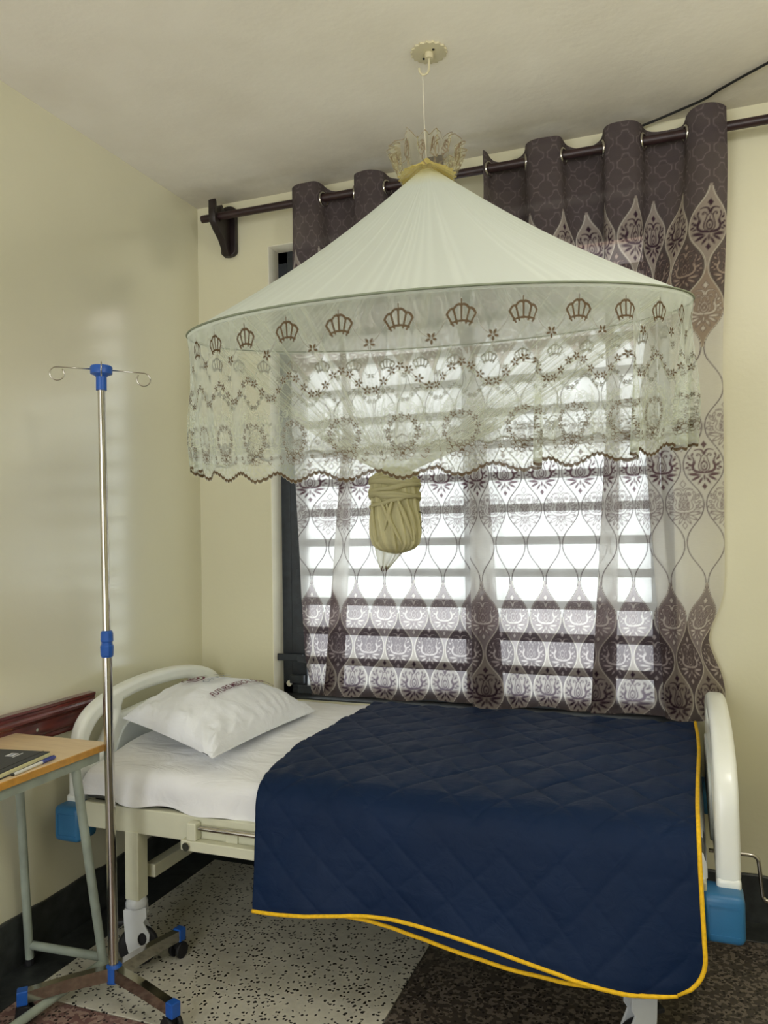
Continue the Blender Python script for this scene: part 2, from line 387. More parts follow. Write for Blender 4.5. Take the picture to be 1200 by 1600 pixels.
# skirtings with an uneven painted top edge
def skirting(name, along, a, b, h=0.15, t=0.012):
    n = 160; s = np.linspace(a, b, n); top = h + 0.003 * np.interp(np.arange(n), np.arange(0, n + 6, 2), rng.normal(0, 1, (n + 7) // 2)[:len(np.arange(0, n + 6, 2))])
    prof = []
    for k in range(n):
        z = top[k]
        if along == 'Y': prof.append([(0, s[k], 0), (t, s[k], 0), (t, s[k], z - .004), (t - .004, s[k], z), (0, s[k], z)])
        else: prof.append([(s[k], 0, 0), (s[k], -t, 0), (s[k], -t, z - .004), (s[k], -t + .004, z), (s[k], 0, z)])
    link(name, grid_mesh(name, np.array(prof), smooth=False), M_skirt, kind='structure')
skirting('baseboard_left', 'Y', RY, 0.0)
skirting('baseboard_back', 'X', 0.0, RX)

# mahogany bumper rail on the left wall (moulded profile)
def bumper_rail():
    prof = [(0, .655), (.010, .655), (.014, .662), (.014, .672), (.018, .675), (.020, .682), (.020, .715), (.024, .722), (.030, .728), (.031, .736), (.027, .742), (.022, .746), (.022, .752), (.026, .757), (.026, .765), (0, .766)]
    ys = [RY + 0.2, -0.682]; P = np.array([[(x, y, z) for x, z in prof] for y in ys])
    bm = bmesh.new(); r = [[bm.verts.new(p) for p in row] for row in P]
    for k in range(len(prof) - 1): bm.faces.new((r[0][k], r[0][k + 1], r[1][k + 1], r[1][k]))
    bm.faces.new(r[0]); bm.faces.new(r[1][::-1])
    o = link('trim_1', bm_mesh(bm), M_mahog, kind='structure')
    link('screw_head', lathe([(0.0055, 0), (0.0055, 0.002), (0.003, 0.003)], (0.020, -0.94, 0.695), 'X', 12), M_chrome, parent=o, label='small bright steel screw head')
bumper_rail()

# ------------------------------------------------------------------ window
def window():
    bm = bmesh.new()
    add_box(bm, WX0, 0.385, .085, .125, WZ0, WZ1); add_box(bm, 1.855, WX1, .085, .125, WZ0, WZ1)
    add_box(bm, WX0, WX1, .085, .125, WZ1 - .05, WZ1); add_box(bm, WX0, WX1, .085, .125, WZ0, WZ0 + .045)
    fr = link('window_1', bm_mesh(bm), M_steelframe, kind='structure')
    link('louvre_channel', box(.388, .455, .078, .12, WZ0 + .03, WZ1 - .03, .003), M_steelframe, fr)
    link('louvre_channel', box(1.815, 1.853, .078, .12, WZ0 + .03, WZ1 - .03, .003), M_steelframe, fr)
    link('mullion', box(1.140, 1.182, .060, .120, WZ0 + .03, WZ1 - .03, .003), M_steelframe, fr)
    link('top_panel', box(.40, 1.85, .088, .118, 2.36, WZ1 - .04), M_steelframe, fr)
    # plaster reveal lining
    for nm, b in (('reveal', (WX0 - .004, WX0 + .003, .001, .085, WZ0, WZ1)), ('reveal', (WX0, WX1, .001, .085, WZ1 - .003, WZ1 + .004)),
                  ('reveal', (WX1 - .003, WX1 + .004, .001, .085, WZ0, WZ1)), ('sill', (WX0, WX1, .001, .085, WZ0 - .004, WZ0 + .006))):
        link(nm, box(*b), M_reveal if nm == 'reveal' else M_skirt, fr)
    zs = [0.665, 0.785, 0.905, 1.022, 1.138, 1.256, 1.376, 1.495, 1.614, 1.733, 1.852, 1.971, 2.090, 2.209, 2.328]
    bar = box(.45, 1.82, -.018, -.012, -.015, .015, .001, 1)
    # blades pitched so that each laps the next
    def blade(x0, x1):
        bm = bmesh.new(); add_box(bm, x0, x1, -.0025, .0025, -.070, .070, .001, 1)
        me = bm_mesh(bm); me.transform(Matrix.Rotation(math.radians(-14), 4, 'X')); return me
    b1, b2 = blade(.456, 1.139), blade(1.183, 1.814)
    bar.materials.append(M_steelframe); b1.materials.append(M_glass); b2.materials.append(M_glass)
    for k, z in enumerate(zs):
        o = bpy.data.objects.new('security_bar', bar); COL.objects.link(o); o.parent = fr; o.location = (0, .02, z)
        if k < len(zs) - 1:
            for me in (b1, b2):
                g = bpy.data.objects.new('glass_louvre', me); COL.objects.link(g); g.parent = fr; g.location = (0, .094, z + .06)
    # side hasp and stay at the lower left of the frame
    link('hasp_bar', box(.343, .46, .030, .040, .772, .800, .003), M_steelframe, fr)
    bm = bmesh.new(); add_box(bm, .385, .45, .055, .075, .675, .71, .003); link('latch', bm_mesh(bm), M_steelframe, fr)
    link('wall_plug', lathe([(0.002, -.004), (.012, -.002), (.013, .004), (.008, .009), (.002, .011)], (.372, .078, .67), 'Y', 14), M_reveal, fr, label='daub of white filler')
window()
added_eave = link('added_eave', boxes([(-1.5, 5.0, .16, 1.30, 2.56, 2.66), (-1.5, 5.0, 1.26, 1.30, 2.46, 2.56)]), simple('added_eave_plaster', rgb(196, 160, 138), .8), kind='structure')  # assumed overhang added outside to block the upper sky behind the curtains

# ------------------------------------------------------------------ curtain rod and brackets
ROD_Z, ROD_Y = 2.600, -0.10
rod = link('curtain_rod', tube([(0.09, ROD_Y, 2.604), (1.2, ROD_Y, 2.600), (2.9, ROD_Y, 2.593)], 0.0155, 20), M_rodwood, smooth=40)
rod['label'] = 'dark wooden pole across the window carrying both curtains'; rod['category'] = 'curtain rod'
def bracket(x, label):
    r = root('rod_bracket', (x, 0, 2.46), label, 'bracket', 'wooden curtain rod brackets')
    # wall board with rounded ends
    pts = []
    for cz, s in ((2.655, 1), (2.485, -1)):
        for k in range(9):
            a = PI * k / 8; pts.append((x + .036 * math.cos(a) * s, cz + .022 * math.sin(a) * s))
    me = poly_prism_obj(pts, [], 0.024, 0.004)
    me.transform(Matrix.Translation((0, -.013, 0)) @ Matrix.Rotation(PI / 2, 4, 'X'))
    link('wall_board', me, M_bracket, r)
    # arm: profile in the YZ plane, forked cradle that holds the rod
    A = [(-.020, 2.63), (-.055, 2.63), (-.072, 2.652), (-.080, 2.66), (-.088, 2.645), (-.083, 2.612), (-.088, 2.598), (-.100, 2.583), (-.114, 2.59), (-.120, 2.612), (-.122, 2.655), (-.130, 2.668), (-.142, 2.660), (-.143, 2.61), (-.138, 2.575), (-.115, 2.55), (-.075, 2.52), (-.048, 2.485), (-.035, 2.465), (-.020, 2.46)]
    me = poly_prism_obj([(p[0], p[1]) for p in A], [], 0.030, 0.004)
    # curve XY -> (Y,Z), depth -> X
    me.transform(Matrix(((0, 0, 1, x - .004), (1, 0, 0, 0), (0, 1, 0, 0), (0, 0, 0, 1))))
    link('arm', me, M_bracket, r)
    return r
bracket(0.165, 'dark wooden bracket near the room corner holding the rod end')

# ------------------------------------------------------------------ motif rasteriser (signed distances on a tile)
class Ras:
    def __init__(s, x0, x1, y0, y1, res, sym=False):
        s.x0, s.y0, s.res = x0, y0, res
        nx, ny = int(round((x1 - x0) / res)), int(round((y1 - y0) / res))
        X, Y = np.meshgrid(x0 + (np.arange(nx) + .5) * res, y0 + (np.arange(ny) + .5) * res)
        s.X = np.abs(X) if sym else X; s.Y = Y; s.d = np.full(X.shape, 9.0)
    def ell(s, cx, cy, a, b, ang=0):
        c, n = math.cos(ang), math.sin(ang); x = s.X - cx; y = s.Y - cy
        u = (x * c + y * n) / a; v = (-x * n + y * c) / b
        s.d = np.minimum(s.d, (np.sqrt(u * u + v * v) - 1) * min(a, b)); return s
    def ring(s, cx, cy, a, b, t, ang=0, ycut=None):
        c, n = math.cos(ang), math.sin(ang); x = s.X - cx; y = s.Y - cy
        u = (x * c + y * n) / a; v = (-x * n + y * c) / b
        q = np.abs((np.sqrt(u * u + v * v) - 1) * min(a, b)) - t
        if ycut is not None: q = np.maximum(q, ycut - s.Y)
        s.d = np.minimum(s.d, q); return s
    def dia(s, cx, cy, a, b):
        s.d = np.minimum(s.d, (np.abs(s.X - cx) / a + np.abs(s.Y - cy) / b - 1) * min(a, b) * .8); return s
    def line(s, pts, w, w2=None):
        w2 = w if w2 is None else w2; n = len(pts) - 1
        for k in range(n):
            (ax, ay), (bx, by) = pts[k], pts[k + 1]; dx, dy = bx - ax, by - ay
            t = np.clip(((s.X - ax) * dx + (s.Y - ay) * dy) / max(dx * dx + dy * dy, 1e-12), 0, 1)
            ww = w + (w2 - w) * ((k + t) / n)
            s.d = np.minimum(s.d, np.hypot(s.X - ax - t * dx, s.Y - ay - t * dy) - ww)
        return s
    def bez(s, pts, w, w2=None, n=9):
        T = np.linspace(0, 1, n); P = np.array(pts, float); out = []
        for t in T:
            Q = P.copy()
            while len(Q) > 1: Q = Q[:-1] * (1 - t) + Q[1:] * t
            out.append(tuple(Q[0]))
        return s.line(out, w, w2)
    def flower(s, cx, cy, r, rot=0.3):
        for k in range(5):
            a = rot + 2 * PI * k / 5; s.ell(cx + .6 * r * math.cos(a), cy + .6 * r * math.sin(a), .42 * r, .24 * r, a)
        return s
    def sample(s, x, y, fill=9.0):
        """bilinear"""
        fx = (x - s.x0) / s.res - .5; fy = (y - s.y0) / s.res - .5
        i = np.floor(fx).astype(int); j = np.floor(fy).astype(int); a = fx - i; b = fy - j
        ny, nx = s.d.shape; ok = (i >= 0) & (j >= 0) & (i < nx - 1) & (j < ny - 1)
        i = np.clip(i, 0, nx - 2); j = np.clip(j, 0, ny - 2)
        v = (s.d[j, i] * (1 - a) + s.d[j, i + 1] * a) * (1 - b) + (s.d[j + 1, i] * (1 - a) + s.d[j + 1, i + 1] * a) * b
        return np.where(ok, v, fill)
def cov(d, soft): return np.clip(.5 - d / (2 * soft), 0, 1)

def damask():
    r = Ras(-1.15, 1.15, -1.7, 1.75, .012, sym=True)
    r.dia(0, 1.40, .17, .25)
    r.bez([(.03, .82), (.10, 1.22), (.52, 1.02)], .075, .03); r.bez([(.02, .80), (.05, 1.02), (.22, 1.10)], .05, .03)
    # lyre of two scrolled stems
    r.bez([(.02, -.42), (.46, -.34), (.34, .16), (.12, .42), (.16, .62)], .034, .034)
    r.bez([(.16, .62), (.22, .92), (.50, .84), (.46, .58), (.30, .58), (.33, .70)], .036, .030)
    r.bez([(.16, .58), (.0, .70), (.0, .82)], .03, .04)
    # drop with a seed
    r.ring(0, -.02, .16, .28, .040); r.ell(0, -.06, .05, .11); r.bez([(0, .26), (0, .42), (.0, .52)], .03, .015)
    # acanthus lobes up the side
    r.bez([(.06, -.46), (.72, -.44), (.62, .06)], .085, .085); r.ell(.56, .16, .19, .095, 1.9); r.ell(.78, .06, .15, .09, .55)
    r.ell(.93, .20, .085, .065, 0); r.bez([(.58, .10), (.52, .48), (.68, .62)], .055, .04); r.ell(.80, .48, .15, .075, .75); r.ell(.64, .74, .14, .065, 1.9)
    r.ell(.86, .66, .07, .05, 0.6); r.ell(.94, -.12, .13, .075, -.3); r.ell(.80, -.26, .12, .06, -.1)
    # fan of leaves below
    r.ell(.56, -.60, .36, .095, .10); r.ell(.46, -.84, .30, .090, -.55); r.ell(.22, -1.02, .25, .075, -1.05); r.ell(0, -.80, .065, .20)
    r.bez([(0, -.50), (.3, -.52), (.9, -.46)], .028, .02)
    r.dia(0, -1.40, .15, .23)
    return r
DAM = damask(); MOTIF = 0.0485
Z0, HP, CW = 0.722, 0.1295, 0.06

def curtain_colour(u, z, hem_band):
    """fabric print. u along the cloth, z height"""
    A = 0.0262; c = np.cos(PI * (z - Z0) / HP); c = c * (1.15 - .15 * c * c)
    # strip number by the nearest ogee curves
    n = np.floor((u - .03) / CW); best = np.full(u.shape, 9.0); m = np.zeros(u.shape)
    cnt = np.zeros(u.shape)
    for dn in (-2, -1, 0, 1, 2, 3):
        k = n + dn; par = np.where(np.mod(k, 2) == 0, 1.0, -1.0)
        un = .03 + CW * k + par * A * c
        dd = u - un; best = np.where(np.abs(dd) < np.abs(best), dd, best)
        cnt = cnt + (dd > 0)
    m = n - 2 + cnt                        # strip centred at CW*m
    par = np.mod(m, 2)
    kk = (z - Z0) / HP
    row = 2 * np.round((kk - par) / 2) + par
    # slope correction for an even line width
    slope = A * PI / HP * np.abs(np.sin(PI * (z - Z0) / HP)); dl = np.abs(best) / np.sqrt(1 + slope ** 2)
    white = s2l((244, 243, 241)); taupe = s2l((168, 156, 148)); dark = s2l((98, 86, 90)); mauve = s2l((196, 184, 182)); plum = s2l((92, 83, 84))
    cream = s2l((226, 218, 204)); grey = s2l((104, 92, 97)); ink = s2l((62, 44, 56)); pale = s2l((232, 224, 218)); midm = s2l((156, 144, 146))
    out = np.ones(u.shape + (4,)); out[..., :3] = white; out[..., 3] = 1.0
    def setbg(mask, colr, a): out[mask, :3] = colr; out[mask, 3] = a
    setbg(row <= -1, plum, .85); setbg(row == 0, taupe * .85, .9); setbg(row == 1, dark, .9); setbg(row == 2, midm, .95)
    setbg(row == 10, s2l((170, 152, 140)), .75); setbg(row == 11, s2l((98, 88, 88)), .6); setbg(row == 12, taupe, .6); setbg(row >= 13, plum, .42)
    # trellis on the plain plum ends
    tm = (row <= -1) | (row >= 13)
    f = np.cos(2 * PI * u / .060) + np.cos(2 * PI * z / .075) + .45 * np.cos(4 * PI * u / .060) * np.cos(4 * PI * z / .075)
    tl = cov(np.abs(f) - .16, .10) * tm * .45
    out[..., :3] = out[..., :3] * (1 - tl[..., None]) + s2l((150, 138, 138)) * tl[..., None]
    # damask motifs
    cx = CW * m; cz = Z0 + HP * row
    d = DAM.sample((u - cx) / MOTIF, (z - cz) / (MOTIF * 1.02))
    mot = cov(d, .03); edge = cov(np.abs(d) - .022, .03)
    def paint(mask, k, colr, a=None):
        kk_ = (k * mask)[..., None]; out[..., :3] = out[..., :3] * (1 - kk_) + colr * kk_
        if a is not None: out[..., 3] = out[..., 3] * (1 - k * mask) + a * k * mask
    paint(row == 0, mot, ink, .75); paint(row == 1, mot, mauve, .9); paint(row == 1, edge, ink); paint(row == 2, mot, pale, .9); paint(row == 2, edge, s2l((110, 88, 96)))
    paint(row == 5, edge, s2l((118, 98, 104)), .5); paint(row == 7, edge, s2l((118, 98, 104)), .5); paint(row == 6, mot, s2l((108, 84, 92)), .6)
    paint(row == 10, mot, pale, .9); paint(row == 10, edge, s2l((130, 110, 104))); paint(row == 11, mot, s2l((178, 160, 150)), .7); paint(row == 11, edge, ink); paint(row == 12, mot, ink, .45)
    # ogee lines
    dz = (row <= 2) | (row >= 10)
    ln_d = cov(dl - .0014, .0012); lw_d = ln_d * dz; lw_l = cov(dl - .0018, .0010) * (~dz)
    lw_d = np.where((row <= -1) & (kk < -.35), 0, lw_d); lw_d = np.where(kk > 12.93, 0, lw_d)
    paint(np.ones(u.shape), lw_d, cream, .8); paint(np.ones(u.shape), lw_l, grey, .35)
    out[..., 3] = np.where(hem_band, out[..., 3] * .45, out[..., 3])
    out[..., :3] = np.where(hem_band[..., None], out[..., :3] * .80, out[..., :3])
    return out

def sstep(x): x = np.clip(x, 0, 1); return x * x * (3 - 2 * x)
def make_curtain(name, nodes, top, u_off, label, step=.0028, zb=.655, edge=None, group=None):
    """nodes: (x at z .65, x at z 1.5, y) plan of the lower cloth; top: (x0, x1, phase, period) eyelet waves at the rod"""
    nd = np.array(nodes, float); zt = 2.648
    L0 = np.hypot(np.diff(nd[:, 0]), np.diff(nd[:, 2])); L1 = np.hypot(np.diff(nd[:, 1]), np.diff(nd[:, 2]))
    cum = np.concatenate([[0], np.cumsum((L0 + L1) / 2)]); W = cum[-1]
    nu = int(W / step); s = np.linspace(0, W, nu); nz = int((zt - zb) / step); z = np.linspace(zb, zt, nz)
    ker = np.exp(-.5 * (np.arange(-9, 10) / 3.2) ** 2); ker /= ker.sum()
    def sm(a): return np.convolve(np.pad(a, 9, mode='reflect', reflect_type='odd'), ker, 'valid')
    x0 = sm(np.interp(s, cum, nd[:, 0])); x1 = sm(np.interp(s, cum, nd[:, 1])); yb = sm(np.interp(s, cum, nd[:, 2]))
    tx0, tx1, ph, per = top; xt = np.linspace(tx0, tx1, nu); ft = np.linspace(0, 1, nu)
    yt = ROD_Y - .043 * np.cos(2 * PI * (xt - ph) / per); yt = np.clip(yt * 1.0, -.142, -.03)
    xt2 = xt + .016 * np.sin(4 * PI * (xt - ph) / per)
    k = np.clip((z - .65) / .85, 0, 1.25)[:, None]; xb = x0 * (1 - k) + x1 * k
    wv = sstep((z - 1.75) / .80)[:, None]
    X = xb * (1 - wv) + xt2 * wv
    Y = yb[None, :] * (1 - wv) + yt[None, :] * wv
    # mid height: residual soft waves while the eyelet folds open out
    mid = np.exp(-((z - 1.9) / .32) ** 2)[:, None]
    Y = Y - .010 * mid * (1 + np.cos(2 * PI * (xt - ph) / per))[None, :]
    ph1 = rng.uniform(0, 6, 6)
    Y = Y + .0025 * np.sin(s[None] * 37 + z[:, None] * 2.1 + ph1[0]) + .0018 * np.sin(s[None] * 71 - z[:, None] * 3.7 + ph1[1]) + .0012 * np.sin(z[:, None] * 19 + s[None] * 6 + ph1[2])
    Y = np.minimum(Y, -.006)
    if edge is not None:
        side, f = edge; wt = np.exp(-((s - (W if side > 0 else 0)) / .10) ** 2)[None, :]
        X = X + wt * np.array([f(q) for q in z])[:, None]
    Zg = np.repeat(z[:, None], nu, 1).copy()
    # top edge dips between the eyelet folds, hem hangs a little unevenly
    topw = sstep((z - 2.45) / .2)[:, None]
    Zg += topw * (.012 * np.cos(2 * PI * (xt - ph) / per) + .004 * np.sin(xt * 41))[None, :]
    hw = sstep((.80 - z) / .15)[:, None]; Zg += hw * (.004 * np.sin(s * 13 + ph1[3]) + .003 * np.sin(s * 29))[None, :]
    U, V = np.meshgrid(s + u_off, z); hem = (V > 2.53) | (V < zb + .012)
    C = curtain_colour(U, V, hem)
    P = np.stack([X, Y, Zg], -1)
    r = root(name, (float(X.mean()), -.05, zb), label, 'curtain', group)
    link('printed_fabric', grid_mesh('fabric', P, C), M_curtain, r)
    # eyelets where the cloth crosses the rod
    j = 0; ring_me = None
    xs = []
    q = ph - 40 * per / 2 + per / 4
    while q < tx1 - .01:
        if q > tx0 + .01: xs.append(q)
        q += per / 2
    for i, q in enumerate(xs):
        bm = bmesh.new(); a = np.linspace(0, 2 * PI, 25)
        add_tube(bm, [(0, .026 * math.cos(t), .026 * math.sin(t)) for t in a], .0048, 8, cap=False)
        me = bm_mesh(bm); me.transform(Matrix.Translation((q, ROD_Y, ROD_Z - .004)) @ Matrix.Rotation(math.radians(-13 if math.sin(2 * PI * (q - ph) / per) > 0 else 13), 4, 'Z'))
        link('eyelet', me, M_chrome, r, smooth=180)
    return r
LN = [(.505, .470, -.030), (.520, .500, -.022), (.570, .655, -.020), (.668, .722, -.023), (.580, .662, -.036), (.582, .664, -.044), (.668, .722, -.056), (.700, .750, -.034), (.720, .775, -.020),
      (.835, .850, -.020), (.850, .862, -.030), (.870, .885, -.020), (1.02, 1.02, -.018), (1.16, 1.155, -.019), (1.190, 1.180, -.022), (1.310, 1.262, -.024), (1.312, 1.262, -.030), (1.205, 1.200, -.036), (1.203, 1.200, -.040), (1.295, 1.250, -.044)]
def ledge(z): return .022 * math.exp(-((z - .66) / .10) ** 2)
make_curtain('curtain', LN, (.522, 1.13, .578, .265), -.045, 'left curtain panel, damask print, seen beside the dark window frame', edge=(-1, ledge), group='window curtains')
RN = [(1.195, 1.195, -.066), (1.205, 1.200, -.072), (1.300, 1.255, -.074), (1.325, 1.285, -.060), (1.345, 1.305, -.030), (1.365, 1.33, -.020), (1.48, 1.48, -.018), (1.60, 1.64, -.020), (1.700, 1.728, -.023), (1.602, 1.668, -.036), (1.604, 1.670, -.044), (1.700, 1.722, -.057),
      (1.730, 1.755, -.034), (1.750, 1.780, -.021), (1.83, 1.80, -.020), (1.905, 1.860, -.024), (1.850, 1.808, -.038), (1.852, 1.812, -.046), (1.900, 1.860, -.060), (1.930, 1.900, -.044), (1.965, 1.95, -.058), (2.010, 2.015, -.050), (2.042, 2.056, -.036)]
def redge(z): return -.050 * math.exp(-((z - .925) / .10) ** 2)
make_curtain('curtain', RN, (1.27, 2.075, 1.500, .265), 1.155, 'right curtain panel, damask print, hanging beside the bare wall behind the footboard', edge=(1, redge), group='window curtains')

# ------------------------------------------------------------------ mosquito net
RC = np.array([1.291, -.780, 1.866]); RR = .671
nrm = np.array([.005, -.152, 1.0]); nrm /= np.linalg.norm(nrm)
E1 = np.cross([0, 1, 0], nrm); E1 /= np.linalg.norm(E1); E2 = np.cross(nrm, E1)
APEX = np.array([1.263, -.735, 2.345])
def ring_pt(th, r=RR):
    th = np.asarray(th); return RC + r * (np.cos(th)[..., None] * E1 + np.sin(th)[..., None] * E2)
net = root('mosquito_net', (1.263, -.735, 2.345), 'cream round mosquito net with embroidered valance, hung above the bed and tied in a knot', 'mosquito net')
NETC = s2l((228, 235, 226))
def streaks(th, n, seed, sharp):
    r = np.random.default_rng(seed); out = np.zeros_like(th)
    for k in range(n):
        c = r.uniform(0, 2 * PI); wd = r.uniform(.0055, .016); a = r.uniform(.3, 1)
        d = np.abs((th - c + PI) % (2 * PI) - PI); out = np.maximum(out, a * np.exp(-(d / wd) ** sharp))
    return out
# canopy cone
nu, nv = 1500, 70; th = np.linspace(0, 2 * PI, nu, endpoint=False); tt = np.linspace(0.03, 1, nv)
st = streaks(th, 150, 3, 2)
rp = ring_pt(th); P = np.zeros((nv, nu, 3)); C = np.zeros((nv, nu, 4))
for i, t in enumerate(tt):
    q = APEX * (1 - t) + rp * t
    q = q + np.stack([np.cos(th), np.sin(th), 0 * th], -1) * (.006 * t * (1 - t * .8) * (st - .4))[:, None]
    q[:, 2] -= .028 * math.sin(PI * t) * (1 + .12 * np.sin(th * 7))
    P[i] = q
    yel = max(0, 1 - t / .16) ** 1.2
    a = .45 + .30 * (1 - t) ** 1.5 + .36 * st * (1 - .5 * t); C[i, :, 3] = np.clip(a, 0, .96)
    C[i, :, :3] = NETC * (1 - yel) + s2l((226, 214, 140)) * yel
link('canopy', grid_mesh('canopy', P, C, wrap=True), M_net, net)
# hoop
th2 = np.linspace(0, 2 * PI, 129); hp = ring_pt(th2, RR + .001)
bm = bmesh.new(); add_tube(bm, [tuple(p) for p in hp], .0026, 8, cap=False)
link('hoop', bm_mesh(bm), simple('hoop_sleeve', rgb(122, 130, 108), .6), net, smooth=180, label='thin grey-green hoop in the rim')

# gathered lower net drawn to the knot
KN = np.array([1.180, -.815, 1.462])
nu, nv = 2600, 40; th = np.linspace(0, 2 * PI, nu, endpoint=False); tt = np.linspace(0, 1, nv)
st = streaks(th, 110, 11, 2); st2 = streaks(th + .003, 40, 12, 2)
rp = ring_pt(th, RR - .012); P = np.zeros((nv, nu, 3)); C = np.zeros((nv, nu, 4))
neck = KN + np.stack([.040 * np.cos(th), .040 * np.sin(th), 0 * th], -1)
for i, t in enumerate(tt):
    q = rp * (1 - t) + neck * t
    sag = .030 * math.sin(PI * t); q[:, 2] -= sag * (1 + .4 * np.sin(5 * th + 1)); q[:, :2] += (KN[:2] - q[:, :2]) * .05 * math.sin(PI * t)
    q += (rng.normal(0, 1, 3) * 0) + np.stack([np.cos(th), np.sin(th), 0 * th], -1) * (.0015 * math.sin(PI * min(t * 1.1, 1)) * (st - .3))[:, None]
    P[i] = q
    a = .035 + .22 * st * (.4 + .6 * t) + .24 * st2 + .22 * t ** 4
    C[i, :, 3] = np.clip(a, 0, .92); C[i, :, :3] = s2l((226, 230, 206)) * (1 - .25 * t) + s2l((206, 200, 150)) * .25 * t
link('gathered_net', grid_mesh('gathered', P, C, wrap=True), M_net, net)

# knot: wrapped band, bulb with soft folds, loose tail
def blob(prof, cx, cy, fold, twist, nu=180, amp=.1, shear=0, colr=None, alpha=1.0, name='knot_bundle', seed=0):
    r = np.random.default_rng(seed); th = np.linspace(0, 2 * PI, nu, endpoint=False)
    zz = np.linspace(prof[0][0], prof[-1][0], 70); pz = [p[0] for p in prof][::-1]; pr = [p[1] for p in prof][::-1]
    P = np.zeros((70, nu, 3)); C = np.zeros((70, nu, 4)); f1, f2 = r.uniform(0, 6, 2)
    for i, z in enumerate(zz):
        R = np.interp(z, pz, pr); a = th + twist * (z - zz[0])
        w = 1 + amp * (.5 * np.abs(np.sin(fold * a * .5 + f1)) + .35 * np.sin(fold * 1.7 * a // 1 * 0 + 3 * a + f2) * .5 + .25 * np.sin(fold * 2 * a + 2 * f1))
        P[i, :, 0] = cx + shear * (z - zz[0]) + R * w * np.cos(th); P[i, :, 1] = cy + R * w * np.sin(th) * .85; P[i, :, 2] = z
        C[i, :, :3] = colr * (1 + .10 * np.sin(fold * a + f2))[:, None]; C[i, :, 3] = alpha
    return grid_mesh(name, P, C, wrap=True)
olive = s2l((216, 211, 170))
kx, ky = 1.177, -.815
link('knot_bundle', blob([(1.475, .030), (1.462, .046), (1.45, .060), (1.42, .064), (1.36, .063), (1.33, .067), (1.29, .068), (1.262, .062), (1.248, .048), (1.238, .022), (1.235, .004)], kx, ky, 14, 3.0, amp=.13, colr=olive, alpha=.93, seed=4), M_net, net)
# wrap bands twisted round the bundle
for k, (z0, tl, rr, wd) in enumerate([(1.450, .006, .064, .009), (1.438, -.008, .066, .0095), (1.427, .012, .067, .009), (1.416, -.010, .068, .0095), (1.404, .014, .068, .009), (1.392, -.008, .068, .0095), (1.382, .016, .068, .008)]):
    a = np.linspace(0, 2 * PI, 97)
    bm = bmesh.new(); add_tube(bm, [(kx + rr * math.cos(t), ky + .87 * rr * math.sin(t), z0 + tl * math.cos(t + k)) for t in a], wd * .75, 10, cap=False)
    me = bm_mesh(bm)
    for v in me.vertices: v.co.z += .0018 * math.sin(60 * v.co.z * 10)
    ca = me.color_attributes.new('Col', 'FLOAT_COLOR', 'POINT'); ca.data.foreach_set('color', np.tile(np.append(olive * .96, .93), len(me.vertices)).astype(np.float32))
    link('wrap_band', me, M_net, net, smooth=180)
# diagonal folds on the bulb
for k, (a0, a1, zA, zB) in enumerate([(-1.9, -1.0, 1.385, 1.262), (-1.6, -1.25, 1.375, 1.250), (-1.2, -.5, 1.39, 1.27), (-2.4, -2.1, 1.38, 1.27), (-1.35, -1.7, 1.385, 1.30), (-.8, -.3, 1.38, 1.28)]):
    pts = []; T = np.linspace(0, 1, 16)
    for t in T:
        a = a0 + (a1 - a0) * t; R = .069 + .004 * math.sin(PI * t); pts.append((kx + R * math.cos(a), ky + .87 * R * math.sin(a), zA + (zB - zA) * t))
    bm = bmesh.new(); add_tube(bm, pts, [.006 * math.sin(PI * (.12 + .8 * t)) for t in T], 8)
    me = bm_mesh(bm); ca = me.color_attributes.new('Col', 'FLOAT_COLOR', 'POINT'); ca.data.foreach_set('color', np.tile(np.append(olive, .93), len(me.vertices)).astype(np.float32))
    link('knot_fold', me, M_net, net, smooth=180)
# tail of loose lace
nu, nv = 90, 40; th = np.linspace(0, 2 * PI, nu, endpoint=False); P = np.zeros((nv, nu, 3)); C = np.zeros((nv, nu, 4))
for i, t in enumerate(np.linspace(0, 1, nv)):
    R = .040 * (1 - t) ** .8 + .006; P[i] = np.stack([kx - .028 * t - .006 + R * np.cos(th) * (1 + .2 * np.sin(4 * th)), ky + R * .7 * np.sin(th), 1.262 - .070 * t + .006 * np.sin(5 * th)], -1)
    e = 1 if i >= nv - 3 else 0; C[i, :, :3] = s2l((206, 204, 170)) * (1 - e) + s2l((110, 92, 76)) * e; C[i, :, 3] = .38 + .5 * e
link('lace_tail', grid_mesh('tail', P, C, wrap=True), M_net, net)
bm = bmesh.new(); add_tube(bm, smooth_path([(kx + .070, ky, 1.35), (kx + .083, ky - .01, 1.345), (kx + .080, ky, 1.325), (kx + .074, ky, 1.315), (kx + .084, ky, 1.295)]), .0012, 6)
me = bm_mesh(bm); ca = me.color_attributes.new('Col', 'FLOAT_COLOR', 'POINT'); ca.data.foreach_set('color', np.tile([.1, .08, .06, 1], len(me.vertices)).astype(np.float32)); link('loose_thread', me, M_net, net)

